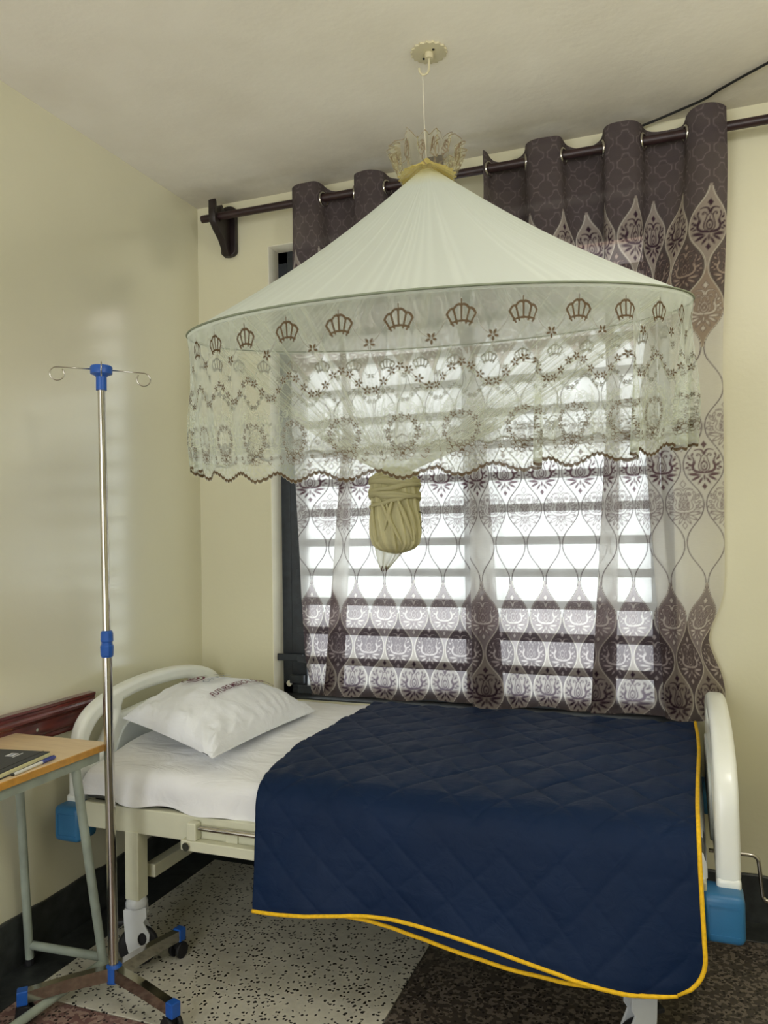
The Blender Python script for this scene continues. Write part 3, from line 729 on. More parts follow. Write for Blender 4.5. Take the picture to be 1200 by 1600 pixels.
# embroidered valance
NREP = 34; REP = 2 * PI * RR / NREP; VH = .372
def valance_tiles():
    B = Ras(0, REP, 0, VH, .0005)           # brown embroidery; y measured downward from the hoop
    W = Ras(0, REP, 0, VH, .0005)           # pale lace
    c = REP / 2
    def both(f):
        for dx in (-REP, 0, REP): f(dx)
    # crown: five fanned bars, arched heads, curved foot
    cy = .046
    foot = [(c + .024 * math.sin(a), cy + .030 - .010 * math.cos(a * 1.0)) for a in np.linspace(-1.0, 1.0, 9)]
    B.line(foot, .0024)
    tops = []
    for k in range(5):
        a = (k - 2) * .36; b = (c + .021 * math.sin(a * 1.15) , cy + .021 + .004 * abs(k - 2)); t = (c + .037 * math.sin(a * 1.2), cy - .010 + .0075 * abs(k - 2) ** 1.2); tops.append(t); B.line([b, t], .0022, .0026)
    for k in range(4):
        a, b = tops[k], tops[k + 1]; mx, my = (a[0] + b[0]) / 2, (a[1] + b[1]) / 2 - .005
        B.bez([a, (mx, my - .004), b], .0028)
    B.line([(c, cy - .012), (c, cy - .022)], .0015)
    # threads to a flower midway
    for dx in (-REP, 0): 
        fx = dx + REP; B.flower(fx, .096, .0125, .31); B.bez([(c + dx + .028 if dx else c - .028, cy + .012), (fx - .02 if dx else fx - REP + .02, .088), (fx if dx else fx - REP, .096)], .0005)
    B.flower(0, .096, .0125, .31); B.flower(REP, .096, .0125, .31)
    B.bez([(c + .028, cy + .010), (c + .040, .090), (REP, .096)], .0005); B.bez([(c - .028, cy + .010), (c - .040, .090), (0, .096)], .0005)
    # flower garland, peaks under the crowns
    gx = np.linspace(0, REP, 41); gy = .168 - .022 * np.cos(2 * PI * (gx - c) / REP); B.line(list(zip(gx, gy)), .0006); W.line(list(zip(gx, gy + .007)), .0014)
    for k in range(7):
        x = REP * (k + .5) / 7; B.flower(x, .166 - .022 * math.cos(2 * PI * (x - c) / REP), .0092, k)
    # wreath
    wy = .272
    for k in range(11):
        a = -PI / 2 + .42 + (2 * PI - .84 - 1.7) * k / 10 - 0 if False else PI / 2 + .75 + (2 * PI - 1.5) * k / 10
        B.flower(c + .031 * math.cos(a), wy + .031 * math.sin(a) * 1.0, .0066, k)
    B.line([(c - .012, wy - .024), (c, wy - .018), (c + .012, wy - .024)], .0006)
    for k in range(7): B.ell(c + (k - 3) * .004, wy + .006 + .0012 * abs(k - 3) ** 1.3, .0011, .0016)
    # rose basket
    by = .312
    for k in range(11):
        a = 2 * PI * k / 11; B.ring(c + .022 * math.cos(a), by + .0125 * math.sin(a), .0042, .0042, .0008)
    B.ring(c, by + .001, .0045, .008, .0007); B.ring(c - .009, by, .008, .004, .0007, .7); B.ring(c + .009, by, .008, .004, .0007, -.7); B.ring(c, by - .007, .008, .003, .0007); B.ell(c, by + .002, .002, .004)
    for sx in (-1, 1):
        B.flower(c + sx * .046, .312, .0058, 1); B.bez([(c + sx * .035, .318), (c + sx * .040, .330), (c + sx * .046, .322)], .0010)
    # pale scrolls
    for sx in (-1, 1):
        for (x, y, r_) in [(.044, .250, .010), (.050, .275, .012), (.036, .232, .008), (.018, .222, .009), (.052, .296, .009), (.030, .335, .008), (.046, .338, .008), (.012, .338, .008)]:
            W.ring(c + sx * x, y, r_, r_ * .8, .0010)
            W.ell(c + sx * (x - .004), y + .003, .005, .0022, sx * .8)
        W.bez([(c + sx * .056, .300), (c + sx * .030, .25), (c + sx * .050, .215), (c + sx * .034, .205)], .0011)
        W.bez([(c, .205), (c + sx * .012, .225), (c + sx * .030, .222)], .0010)
        for k in range(6):
            x = .006 + .0095 * k; W.ell(c + sx * x, .350 - .0004 * k, .0062, .0022, sx * (.7 if k % 2 else -.7)); W.ell(c + sx * x, .328, .004, .0018, sx * .5)
    W.bez([(0, .298), (c * .5, .285), (c * .8, .305)], .0010); W.bez([(REP, .298), (REP - c * .5, .285), (REP - c * .8, .305)], .0010)
    return B, W
VB, VW = valance_tiles()
def valance():
    # columns: fine in front (toward the room), coarser behind
    nf, nb = 1330, 520
    th = np.concatenate([np.linspace(PI, 2 * PI, nf, endpoint=False), np.linspace(0, PI, nb, endpoint=False)])
    nv = 232; t = np.linspace(0, 1, nv); nu = len(th)
    s = th * RR; off = 12 * REP * 0 + .0
    rp = ring_pt(th); rad = (rp - RC); rad[:, 2] = 0; rad /= np.linalg.norm(rad, axis=1)[:, None]; tan = np.stack([-rad[:, 1], rad[:, 0], 0 * th], -1)
    r = np.random.default_rng(21)
    wav = .5 * np.sin(11 * th + 1.0) + .35 * np.sin(19 * th + 2.2) + .3 * np.sin(31 * th + .4) + .15 * np.sin(53 * th)
    pleat = np.zeros(nu); slide = np.zeros(nu)
    for c, a, wd in [(-.98, .026, .020), (-.62, .034, .026), (-.30, .040, .035), (-.12, .040, .03), (-2.72, .035, .035), (-2.45, .025, .03), (-3.0, .04, .03), (-1.27, .012, .04), (-1.95, .010, .04), (.3, .03, .05), (1.3, .03, .05), (2.4, .03, .05)]:
        d = (th - c + PI) % (2 * PI) - PI; g = np.exp(-(d / wd) ** 2); pleat += a * g; slide += -1.5 * a * d / wd * np.exp(-(d / wd) ** 2)
    P = np.zeros((nv, nu, 3))
    for i, q in enumerate(t):
        k = sstep(q / .8) * 1.0
        dr = k * (.010 * wav + pleat * 1.0) - .034 * q
        P[i] = rp + rad * dr[:, None] + tan * (k * slide)[:, None]; P[i, :, 2] -= VH * q * (1 - .0 * q)
    P[:, :, 1] = np.minimum(P[:, :, 1], -.072)
    S, T = np.meshgrid((s + off) % REP, t * VH)
    db = VB.sample(S, T); dw = VW.sample(S, T); hem = VH - .015 + .009 * np.cos(2 * PI * S / REP) * -1
    # big scallop rises midway between the crowns; nine small scallops per repeat
    ph = (S / REP * 9) % 1; small = .0060 * np.sqrt(np.maximum(0, 1 - (2 * ph - 1) ** 2))
    edge = hem + small - .004
    brown = s2l((102, 84, 62)); pale = s2l((206, 212, 190))
    C = np.zeros((nv, nu, 4)); C[..., :3] = NETC; base = .15 + .03 * np.sin(40 * th)[None, :] + .10 * cov(.022 - T, .012) * 0
    lace = sstep((T - .195) / .05) * .06 + sstep((T - .29) / .03) * .12
    C[..., 3] = base + lace
    kw = cov(dw, .0006); C[..., :3] = C[..., :3] * (1 - kw[..., None]) + pale * kw[..., None]; C[..., 3] = C[..., 3] * (1 - kw) + .42 * kw
    kb = cov(db - .0001, .0006); C[..., :3] = C[..., :3] * (1 - kb[..., None]) + brown * kb[..., None]; C[..., 3] = C[..., 3] * (1 - kb) + .93 * kb
    he = cov(np.abs(T - edge + .0040) - .0038, .0006); C[..., :3] = C[..., :3] * (1 - he[..., None]) + brown * he[..., None]; C[..., 3] = C[..., 3] * (1 - he) + .9 * he
    topb = cov(T - .010, .003); C[..., 3] = np.maximum(C[..., 3], .35 * topb)
    C[..., 3] = np.where(T > edge + .0002, 0.0, C[..., 3])
    # close the loop by ordering columns by angle
    link('valance', grid_mesh('valance', P, C, wrap=True), M_net, net, label='sheer valance with brown crowns, flowers and scalloped lace hem')
valance()

# lace ruffle standing round the peak
def ruffle():
    nu, nv = 700, 60; th = np.linspace(0, 2 * PI, nu, endpoint=False); P = np.zeros((nv, nu, 3)); C = np.zeros((nv, nu, 4))
    r = np.random.default_rng(5)
    Rr = Ras(0, 2 * PI, 0, 1, .004)
    for k in range(15):
        c = 2 * PI * (k + .5) / 15 + r.uniform(-.06, .06)
        for _ in range(2):
            pts = [(c + r.uniform(-.17, .17), y) for y in np.linspace(.15, .95, 6)]; Rr.bez(pts[:3], .011); Rr.bez(pts[2:5], .011); Rr.bez(pts[4:] + [(c + r.uniform(-.15, .15), .5)], .011)
        Rr.ring(c + r.uniform(-.06, .06), r.uniform(.45, .8), r.uniform(.05, .09), r.uniform(.10, .18), .010)
    top = .72 + .28 * np.abs(np.sin(th * 4.5 + .3)) ** .6 * (.8 + .2 * np.sin(13 * th))
    for i, t in enumerate(np.linspace(0, 1, nv)):
        w = .012 * t * np.sin(17 * th) + .006 * t * np.sin(29 * th + 1)
        R = .074 + .028 * t ** .7 + w; P[i] = np.stack([APEX[0] + R * np.cos(th), APEX[1] + R * np.sin(th), 2.298 + .105 * t * top + .004 * np.sin(6 * th)], -1)
        d = Rr.sample(th, np.full(nu, t)); k = cov(d, .009); e = cov(abs(t - .985) - .015, .008)
        kk = np.maximum(k, e); C[i, :, :3] = s2l((220, 216, 176)) * (1 - kk[:, None]) + s2l((112, 84, 66)) * kk[:, None]; C[i, :, 3] = .10 * (1 - kk) + .85 * kk
    link('peak_ruffle', grid_mesh('ruffle', P, C, wrap=True), M_net, net, label='ruffle of clear lace with brown outlines')
    # gathered yellow cap under it
    th = np.linspace(0, 2 * PI, 120, endpoint=False); P = np.zeros((24, 120, 3)); C = np.zeros((24, 120, 4))
    for i, t in enumerate(np.linspace(0, 1, 24)):
        R = .006 + .075 * t ** 1.3; P[i] = np.stack([APEX[0] + R * np.cos(th) * (1 + .06 * np.sin(20 * th)), APEX[1] + R * np.sin(th) * (1 + .06 * np.sin(20 * th)), 2.362 - .052 * t + 0 * th], -1)
        C[i, :, :3] = s2l((224, 208, 130)); C[i, :, 3] = .8 - .3 * t
    link('gathered_cap', grid_mesh('cap', P, C, wrap=True), M_net, net, label='yellowed gathered top of the net')
ruffle()
link('hanging_cord', tube(smooth_path([(1.262, -.735, 2.355), (1.256, -.728, 2.45), (1.250, -.715, 2.57), (1.247, -.708, 2.628)], 4), .0010, 8), M_cord, net, smooth=180)

# ceiling hook
hk = root('ceiling_hook', (1.262, -.690, 2.70), 'scalloped clear plastic disc with a hook on the ceiling above the net', 'hook')
pts = []
for k in range(144):
    a = 2 * PI * k / 144; R = .052 + .0025 * math.cos(18 * a); pts.append((1.262 + R * math.cos(a), -.690 + R * math.sin(a)))
me = poly_prism_obj(pts, [], .006, .0015); me.transform(Matrix.Translation((0, 0, 2.697))); link('disc', me, M_hook, hk)
link('hub', lathe([(.012, -.010), (.013, 0), (.013, .008)], (1.262, -.690, 2.688), 'Z', 20), M_hook, hk)
for (x, y) in ((1.240, -.672), (1.280, -.705)):
    link('screw', lathe([(.002, -.003), (.004, -.002), (.004, .001)], (x, y, 2.694), 'Z', 10), M_black, hk)
link('hook', tube(smooth_path([(1.262, -.690, 2.684), (1.262, -.692, 2.655), (1.262, -.697, 2.640), (1.257, -.703, 2.628), (1.247, -.709, 2.624), (1.239, -.712, 2.634), (1.238, -.712, 2.644)], 6), .0032, 10), M_hook, hk, smooth=180)

# ceiling cable
cb = link('power_cable', tube(smooth_path([(1.74, -.012, 2.665), (1.785, -.015, 2.682), (1.90, -.055, 2.690), (2.02, -.115, 2.692), (2.075, -.165, 2.692), (2.20, -.262, 2.692), (2.45, -.44, 2.693), (2.9, -.80, 2.694)], 8), .0042, 10), M_cable, smooth=180)
cb['label'] = 'black electric cable slung under the ceiling above the right curtain'; cb['category'] = 'cable'

# ------------------------------------------------------------------ hospital bed
BX0, BX1, BY0, BY1 = .075, 2.03, -.875, -.012
bed = root('hospital_bed', (1.05, -.44, 0), 'cream metal and plastic hospital bed on casters under the window', 'bed')
YC = -.4435
def board(xc, thick, name, extra):
    half = [(0, .802), (.10, .799), (.20, .788), (.28, .771), (.35, .745), (.395, .712), (.420, .67), (.429, .62), (.4305, .54), (.4305, .47)]
    sp = smooth_path([(YC + a, b, 0) for a, b in half], 5)
    outer = [(p.x, p.y) for p in sp]; outer = outer + [(2 * YC - x, z) for x, z in outer[::-1]][0:]
    # drop the doubled apex points
    o2 = []
    for p in outer:
        if not o2 or (abs(p[0] - o2[-1][0]) + abs(p[1] - o2[-1][1])) > 1e-4: o2.append(p)
    def rr(pts, n=6): 
        s = smooth_path([(a, b, 0) for a, b in pts + [pts[0]]], n); return [(p.x, p.y) for p in s[:-1]]
    mid = rr([(YC - .205, .735), (YC - .10, .748), (YC + .10, .748), (YC + .205, .735), (YC + .215, .712), (YC + .19, .695), (YC, .705), (YC - .19, .695), (YC - .215, .712)])
    lef = rr([(YC - .275, .722), (YC - .335, .690), (YC - .375, .64), (YC - .380, .575), (YC - .345, .575), (YC - .300, .62), (YC - .262, .675), (YC - .255, .71)])
    rig = [(2 * YC - a, b) for a, b in lef]
    me = poly_prism_obj(o2, [mid, lef, rig], thick, .016)
    me.transform(Matrix(((0, 0, 1, xc), (1, 0, 0, 0), (0, 1, 0, 0), (0, 0, 0, 1))))
    b = link(name, me, M_plastic, bed, smooth=50)
    return b
hb = board(.100, .046, 'headboard', None)
fb = board(2.003, .054, 'footboard', None)
# recessed panel skin on the inner face of the footboard, raised rib round it
def inset(x, par):
    pts = smooth_path([(YC - .25, .50, 0), (YC + .25, .50, 0), (YC + .27, .52, 0), (YC + .25, .60, 0), (YC + .18, .665, 0), (YC, .680, 0), (YC - .18, .665, 0), (YC - .25, .60, 0), (YC - .27, .52, 0), (YC - .25, .50, 0)], 5)
    me = poly_prism_obj([(p.x, p.y) for p in pts[:-1]], [], .010, .003); me.transform(Matrix(((0, 0, 1, x), (1, 0, 0, 0), (0, 1, 0, 0), (0, 0, 0, 1))))
    link('inset_panel', me, M_panelgrey, par, label='pale grey inset panel', smooth=50)
inset(1.974, fb); inset(.125, hb)
# post collars
for nm, x, p in (('post_collar', .100, hb), ('post_collar', 2.003, fb)):
    for s in (-1, 1):
        y = YC + s * .405
        bm = bmesh.new(); add_box(bm, x - .027, x + .027, y - .028, y + .028, .452, .482, .010, 3); link(nm, bm_mesh(bm), M_plastic, p, smooth=50)
# blue corner bumpers
def corner_block(x0, x1, y0, y1):
    b = link('corner_bumper', box(x0, x1, y0, y1, .352, .462, .016, 4), M_blue, bed, smooth=50, label='blue plastic corner block')
    yf = y0 - .0015
    bm = bmesh.new()
    for (a, c, d, e) in ((x0 + .02, x1 - .012, .436, .4385), (x0 + .02, x1 - .012, .372, .3745), (x0 + .018, x0 + .0205, .372, .4385)): add_box(bm, a, c, yf, y0 + .002, d, e)
    link('moulded_line', bm_mesh(bm), M_blue, b)
corner_block(1.940, 2.034, -.925, -.835); corner_block(.068, .165, -.925, -.835)
corner_block(1.940, 2.034, -.075, -.008); corner_block(.068, .165, -.075, -.008)
# rails, deck
link('side_rail', box(.165, 1.955, -.905, -.872, .402, .478, .004), M_frame, bed)
link('side_rail', box(.165, 1.955, -.045, -.015, .402, .478, .004), M_frame, bed)
for x in (.20, .36, .75, 1.15, 1.5, 1.80, 1.93): link('cross_member', box(x - .018, x + .018, -.872, -.045, .41, .45, .003), M_frame, bed)
link('deck', box(.17, 1.95, -.868, -.05, .452, .472, .004), M_deck, bed)
# folded guard rail on the near side
gr = link('guard_rail', box(.545, 1.62, -.936, -.908, .388, .418, .003), M_frame, bed)
link('guard_rod', tube([(.60, -.922, .452), (1.60, -.922, .452)], .0075, 12), M_chrome, gr, smooth=60)
for x in (.575,):
    link('rod_block', box(x - .010, x + .022, -.937, -.907, .418, .468, .004), M_frame, gr)
    link('pivot_bolt', lathe([(.012, 0), (.012, .003), (.007, .004), (.006, .007)], (x - .008, -.943, .402), 'Y', 16), M_chrome, gr)
    gr.children[-1].data.transform(Matrix.Scale(1, 4))
for x in (.70, 1.45): link('rail_hanger', box(x - .02, x + .02, -.912, -.900, .395, .44, .003), M_frame, gr)
# legs and casters
def caster(x, y, ang, leg):
    T = Matrix.Translation((x, y, 0)) @ Matrix.Rotation(ang, 4, 'Z')
    bm = bmesh.new(); add_lathe(bm, [(.024, .175), (.031, .180), (.033, .190), (.030, .198), (.026, .205)], (0, 0, 0), 'Z', 24); me = bm_mesh(bm); me.transform(T)
    c = link('caster', me, M_wheelgrey, leg, smooth=40)
    # fork housing: side plates with the wheel between, in local x = rolling direction
    prof = [(-.036, .176), (.030, .176), (.032, .150), (.022, .135), (.030, .118), (.040, .098), (.038, .065), (.020, .040), (-.004, .036), (-.022, .050), (-.030, .085), (-.034, .13)]
    for s in (-1, 1):
        me = poly_prism_obj(prof, [[(.018 + .013 * math.cos(a), .085 + .020 * math.sin(a)) for a in np.linspace(0, 2 * PI, 14, endpoint=False)]], .007, .0015)
        me.transform(T @ Matrix(((1, 0, 0, 0), (0, 0, 1, s * .0185), (0, 1, 0, 0), (0, 0, 0, 1)))); link('fork_plate', me, M_wheelgrey, leg, smooth=50)
    me = box(-.034, .030, -.020, .020, .160, .178, .004); me.transform(T); link('fork_bridge', me, M_wheelgrey, leg)
    me = lathe([(.030, -.0125), (.052, -.0125), (.058, -.008), (.060, 0), (.058, .008), (.052, .0125), (.030, .0125)], (.004, 0, .060), 'Y', 32); me.transform(T); link('wheel', me, M_black, leg, smooth=50, label='black rubber wheel')
    bm = bmesh.new(); add_box(bm, -.058, -.028, -.016, .016, .130, .142, .003); me = bm_mesh(bm); me.transform(T); link('brake_pedal', me, M_black, leg, label='black brake pedal')
for (x, y, a) in ((.350, -.885, .5), (1.798, -.860, -2.6), (.362, -.060, 2.2), (1.798, -.060, .8)):
    lg = link('leg', box(x - .024, x + .024, y - .024, y + .024, .203, .408, .003), M_frame, bed)
    caster(x, y, a, lg)
for x in (.362, 1.798): link('base_bar', box(x - .018, x + .018, -.836, -.09, .245, .285, .003), M_frame, bed)
link('stretcher_bar', box(.38, 1.78, -.46, -.43, .25, .28, .003), M_frame, bed)
# crank at the foot end
ck = link('crank_handle', tube(smooth_path([(1.97, -.45, .383), (2.03, -.45, .383), (2.078, -.45, .383), (2.093, -.45, .376), (2.098, -.45, .360), (2.104, -.45, .285), (2.108, -.45, .268), (2.122, -.45, .262), (2.20, -.45, .262)], 6), .0055, 12), M_chrome, bed, smooth=60, label='bent chrome crank')
link('crank_socket', lathe([(.011, 0), (.011, .02)], (2.030, -.45, .383), 'X', 6), M_chrome, ck)

# mattress
mt = link('mattress', box(.135, 1.955, -.880, -.040, .474, .562, .028, 4), M_mattress, None, smooth=60)
mt['label'] = 'dark grey mattress edge showing between the white sheet and the bed frame'; mt['category'] = 'mattress'

def fbm2(nx, ny, cells, seed, oct_=4):
    """smooth value noise"""
    r = np.random.default_rng(seed); out = np.zeros((nx, ny)); amp = 1
    for o in range(oct_):
        cx, cy = int(cells[0] * 2 ** o) + 2, int(cells[1] * 2 ** o) + 2; g = r.normal(0, 1, (cx + 1, cy + 1))
        a = np.linspace(0, cx - 1e-6, nx); b = np.linspace(0, cy - 1e-6, ny); i = a.astype(int); j = b.astype(int)
        fa = (a - i); fb_ = (b - j); fa = (fa * fa * (3 - 2 * fa))[:, None]; fb_ = (fb_ * fb_ * (3 - 2 * fb_))[None]
        G = lambda ii, jj: g[np.ix_(ii, jj)]
        out += amp * ((G(i, j) * (1 - fa) + G(i + 1, j) * fa) * (1 - fb_) + (G(i, j + 1) * (1 - fa) + G(i + 1, j + 1) * fa) * fb_); amp *= .5
    return out
def rounded_profile(pts, r, step):
    """polyline (2D) with rounded corners, resampled by arc length"""
    out = [np.array(pts[0], float)]
    for k in range(1, len(pts) - 1):
        a, b, c = [np.array(p, float) for p in pts[k - 1:k + 2]]; u = (a - b) / np.linalg.norm(a - b); v = (c - b) / np.linalg.norm(c - b)
        rr_ = r[k - 1]; p0 = b + u * rr_; p1 = b + v * rr_
        for t in np.linspace(0, 1, 9): out.append((1 - t) ** 2 * p0 + 2 * t * (1 - t) * b + t * t * p1)
    out.append(np.array(pts[-1], float)); out = np.array(out); s = np.concatenate([[0], np.cumsum(np.linalg.norm(np.diff(out, axis=0), axis=1))])
    n = int(s[-1] / step); q = np.linspace(0, s[-1], n); return np.stack([np.interp(q, s, out[:, 0]), np.interp(q, s, out[:, 1])], -1), q

# fitted sheet
def sheet():
    prof, q = rounded_profile([(-.035, .54), (-.035, .632), (-.60, .624), (-.893, .578), (-.906, .488)], [.03, .2, .045], .008)
    nx = 230; xs = np.linspace(.128, 1.958, nx); n = len(q); P = np.zeros((nx, n, 3)); w = fbm2(nx, n, (7, 5), 3); w2 = fbm2(nx, n, (26, 9), 8, 2)
    for i, x in enumerate(xs):
        e0 = max(0, 1 - (x - .128) / .06); e1 = max(0, 1 - (1.958 - x) / .05); e = max(e0, e1); drop = .075 * (1 - math.sqrt(max(0, 1 - e * e)))
        inn = .045 * (1 - math.sqrt(max(0, 1 - e * e)))
        side = np.clip((.570 - prof[:, 1]) / .07, 0, 1) * (prof[:, 0] < -.5)
        y = prof[:, 0] + inn * np.where(prof[:, 0] < YC, 1, -1) - side * (.010 * np.sin(x * 23) + .006 * w[i]) + 0
        z = prof[:, 1] - drop * np.clip((prof[:, 1] - .50) / .07, 0, 1) + (1 - side) * (.0022 * w[i] + .0012 * w2[i]) * (prof[:, 1] > .57)
        z = z + side * (-.012 * sstep((x - .3) / .5) + .014 * sstep((.35 - x) / .2)) + side * .004 * math.sin(x * 31)
        P[i, :, 0] = x; P[i, :, 1] = y; P[i, :, 2] = z
    o = link('bed_sheet', grid_mesh('sheet', P), M_sheet)
    # head-end closure
    c = P[0]; C2 = np.stack([c, np.stack([np.full(n, .135), np.clip(c[:, 1], -.87, -.06), np.minimum(c[:, 2] - .02, .54)], -1), np.stack([np.full(n, .140), np.clip(c[:, 1], -.85, -.08), np.full(n, .50)], -1)])
    link('end_tuck', grid_mesh('tuck', C2), M_sheet, o)
    o['label'] = 'wrinkled white bed sheet over the mattress, running under the pillow and quilt'; o['category'] = 'bed sheet'
sheet()

# ------------------------------------------------------------------ pillow
A_, B_, C_, D_ = [np.array(v) for v in ((.628, -.895, .648), (.655, -.265, .650), (.175, -.150, .672), (.165, -.715, .690))]
def pillow_pt(a, b, side=1):
    """a along the bed width (0 near, 1 window), b from the foot side (0) to the head side (1)"""
    a = np.asarray(a, float); b = np.asarray(b, float)
    base = (A_ * ((1 - a) * (1 - b))[..., None] + B_ * (a * (1 - b))[..., None] + C_ * (a * b)[..., None] + D_ * ((1 - a) * b)[..., None])
    ka = np.clip(4 * a * (1 - a), 0, 1); kb = np.clip(4 * b * (1 - b), 0, 1)
    h = (ka ** .45) * (kb ** .45)
    # edges pull inward between the corners
    ctr = (A_ + B_ + C_ + D_) / 4; pin = .05 * ((ka * (1 - kb)) + (kb * (1 - ka)))
    base = base + (ctr - base) * pin[..., None]
    out = base.copy(); out[..., 2] += np.where(side > 0, .128, -.020) * h
    return out
def pillow():
    r = root('pillow', (.41, -.51, .64), 'white pillow printed with maroon lettering, leaning at the headboard', 'pillow')
    n = 90; g = np.linspace(0, 1, n); g = .5 - .5 * np.cos(PI * g); Agr, Bgr = np.meshgrid(g, g)
    w = fbm2(n, n, (5, 5), 5, 4); ka = np.clip(4 * Agr * (1 - Agr), 0, 1); kb = np.clip(4 * Bgr * (1 - Bgr), 0, 1)
    T = pillow_pt(Agr, Bgr, 1); em = np.minimum(ka, kb)
    T[..., 2] += w * .0055 * np.clip(em * 4, 0, 1)
    # puckers running in from the seams
    T[..., 2] += .006 * np.sin(Agr * 60 + 3 * w) * np.exp(-Bgr / .10) * np.clip(kb * 5, 0, 1) + .004 * np.sin(Bgr * 55 + 3 * w) * np.exp(-Agr / .12) * np.clip(ka * 5, 0, 1)
    rt = np.exp(-((Agr - .0) ** 2 + (Bgr) ** 2) / .05); T[..., 2] += .006 * np.sin((Agr - Bgr) * 40) * rt * np.clip(em * 6, 0, 1)
    # wedge under the near corner keeps the case plump
    Bm = pillow_pt(Agr, Bgr, -1)
    link('pillowcase', grid_mesh('top', T), M_pillow, r)
    link('underside', grid_mesh('bottom', Bm[:, ::-1]), M_pillow, r)
    # seam flange
    pts = [tuple(pillow_pt(np.array(t), np.array(0.0))) for t in np.linspace(0, 1, 40)]
    link('seam', tube(pts, .0028, 6), M_pillow, r, smooth=180)
    # printing: x of the text runs along a, its up direction toward the headboard
    def on(me, a0, b0, mat, name, label=None):
        co = np.empty(len(me.vertices) * 3); me.vertices.foreach_get('co', co); co = co.reshape(-1, 3)
        q = pillow_pt(a0 + co[:, 0], b0 + co[:, 1]); q[:, 2] += .0065
        # keep to the displaced surface
        me.vertices.foreach_set('co', q.reshape(-1)); me.update(); return link(name, me, mat, r, label)
    def text(s, size, a0, b0, mat, bold, name, label, sx=1.0):
        me = text_mesh(s, size, bold); bm = bmesh.new(); bm.from_mesh(me)
        bmesh.ops.triangulate(bm, faces=bm.faces); bmesh.ops.subdivide_edges(bm, edges=[e for e in bm.edges if e.calc_length() > .02], cuts=1); bm.to_mesh(me); bm.free()
        me.transform(Matrix.Diagonal((sx, 1, 1, 1))); on(me, a0, b0, mat, name, label)
    text('FUTURE MEDICAL CHAMBERS', .080, .27, .30, M_print_maroon, .0012, 'printed_name', 'maroon capitals', .60)
    text('CENTRE', .078, .37, .50, M_print_grey, 0, 'printed_word', 'faint grey capitals', .9)
    text('MEDICAL', .034, .55, .60, M_print_navy, 0, 'printed_word', 'tiny navy capitals', .9)
    bm = bmesh.new()
    def arc(cx, cy, ra, rb, a0, a1, w0, w1, n=16):
        prev = None
        for k in range(n + 1):
            t = a0 + (a1 - a0) * k / n; w_ = w0 + (w1 - w0) * k / n; c, s = math.cos(t), math.sin(t)
            p = (bm.verts.new((cx + (ra - w_) * c, cy + (rb - w_) * s, 0)), bm.verts.new((cx + (ra + w_) * c, cy + (rb + w_) * s, 0)))
            if prev: bm.faces.new((prev[0], prev[1], p[1], p[0]))
            prev = p
    arc(.40, .68, .075, .095, -2.9, .6, .004, .014); arc(.40, .68, .075, .095, .9, 3.0, .010, .003); arc(.40, .68, .038, .05, 2.4, 6.4, .006, .012); arc(.40, .69, .014, .018, 0, 6.28, .010, .010)
    on(bm_mesh(bm), 0, 0, M_print_maroon, 'printed_emblem', 'maroon swirl emblem')
pillow()

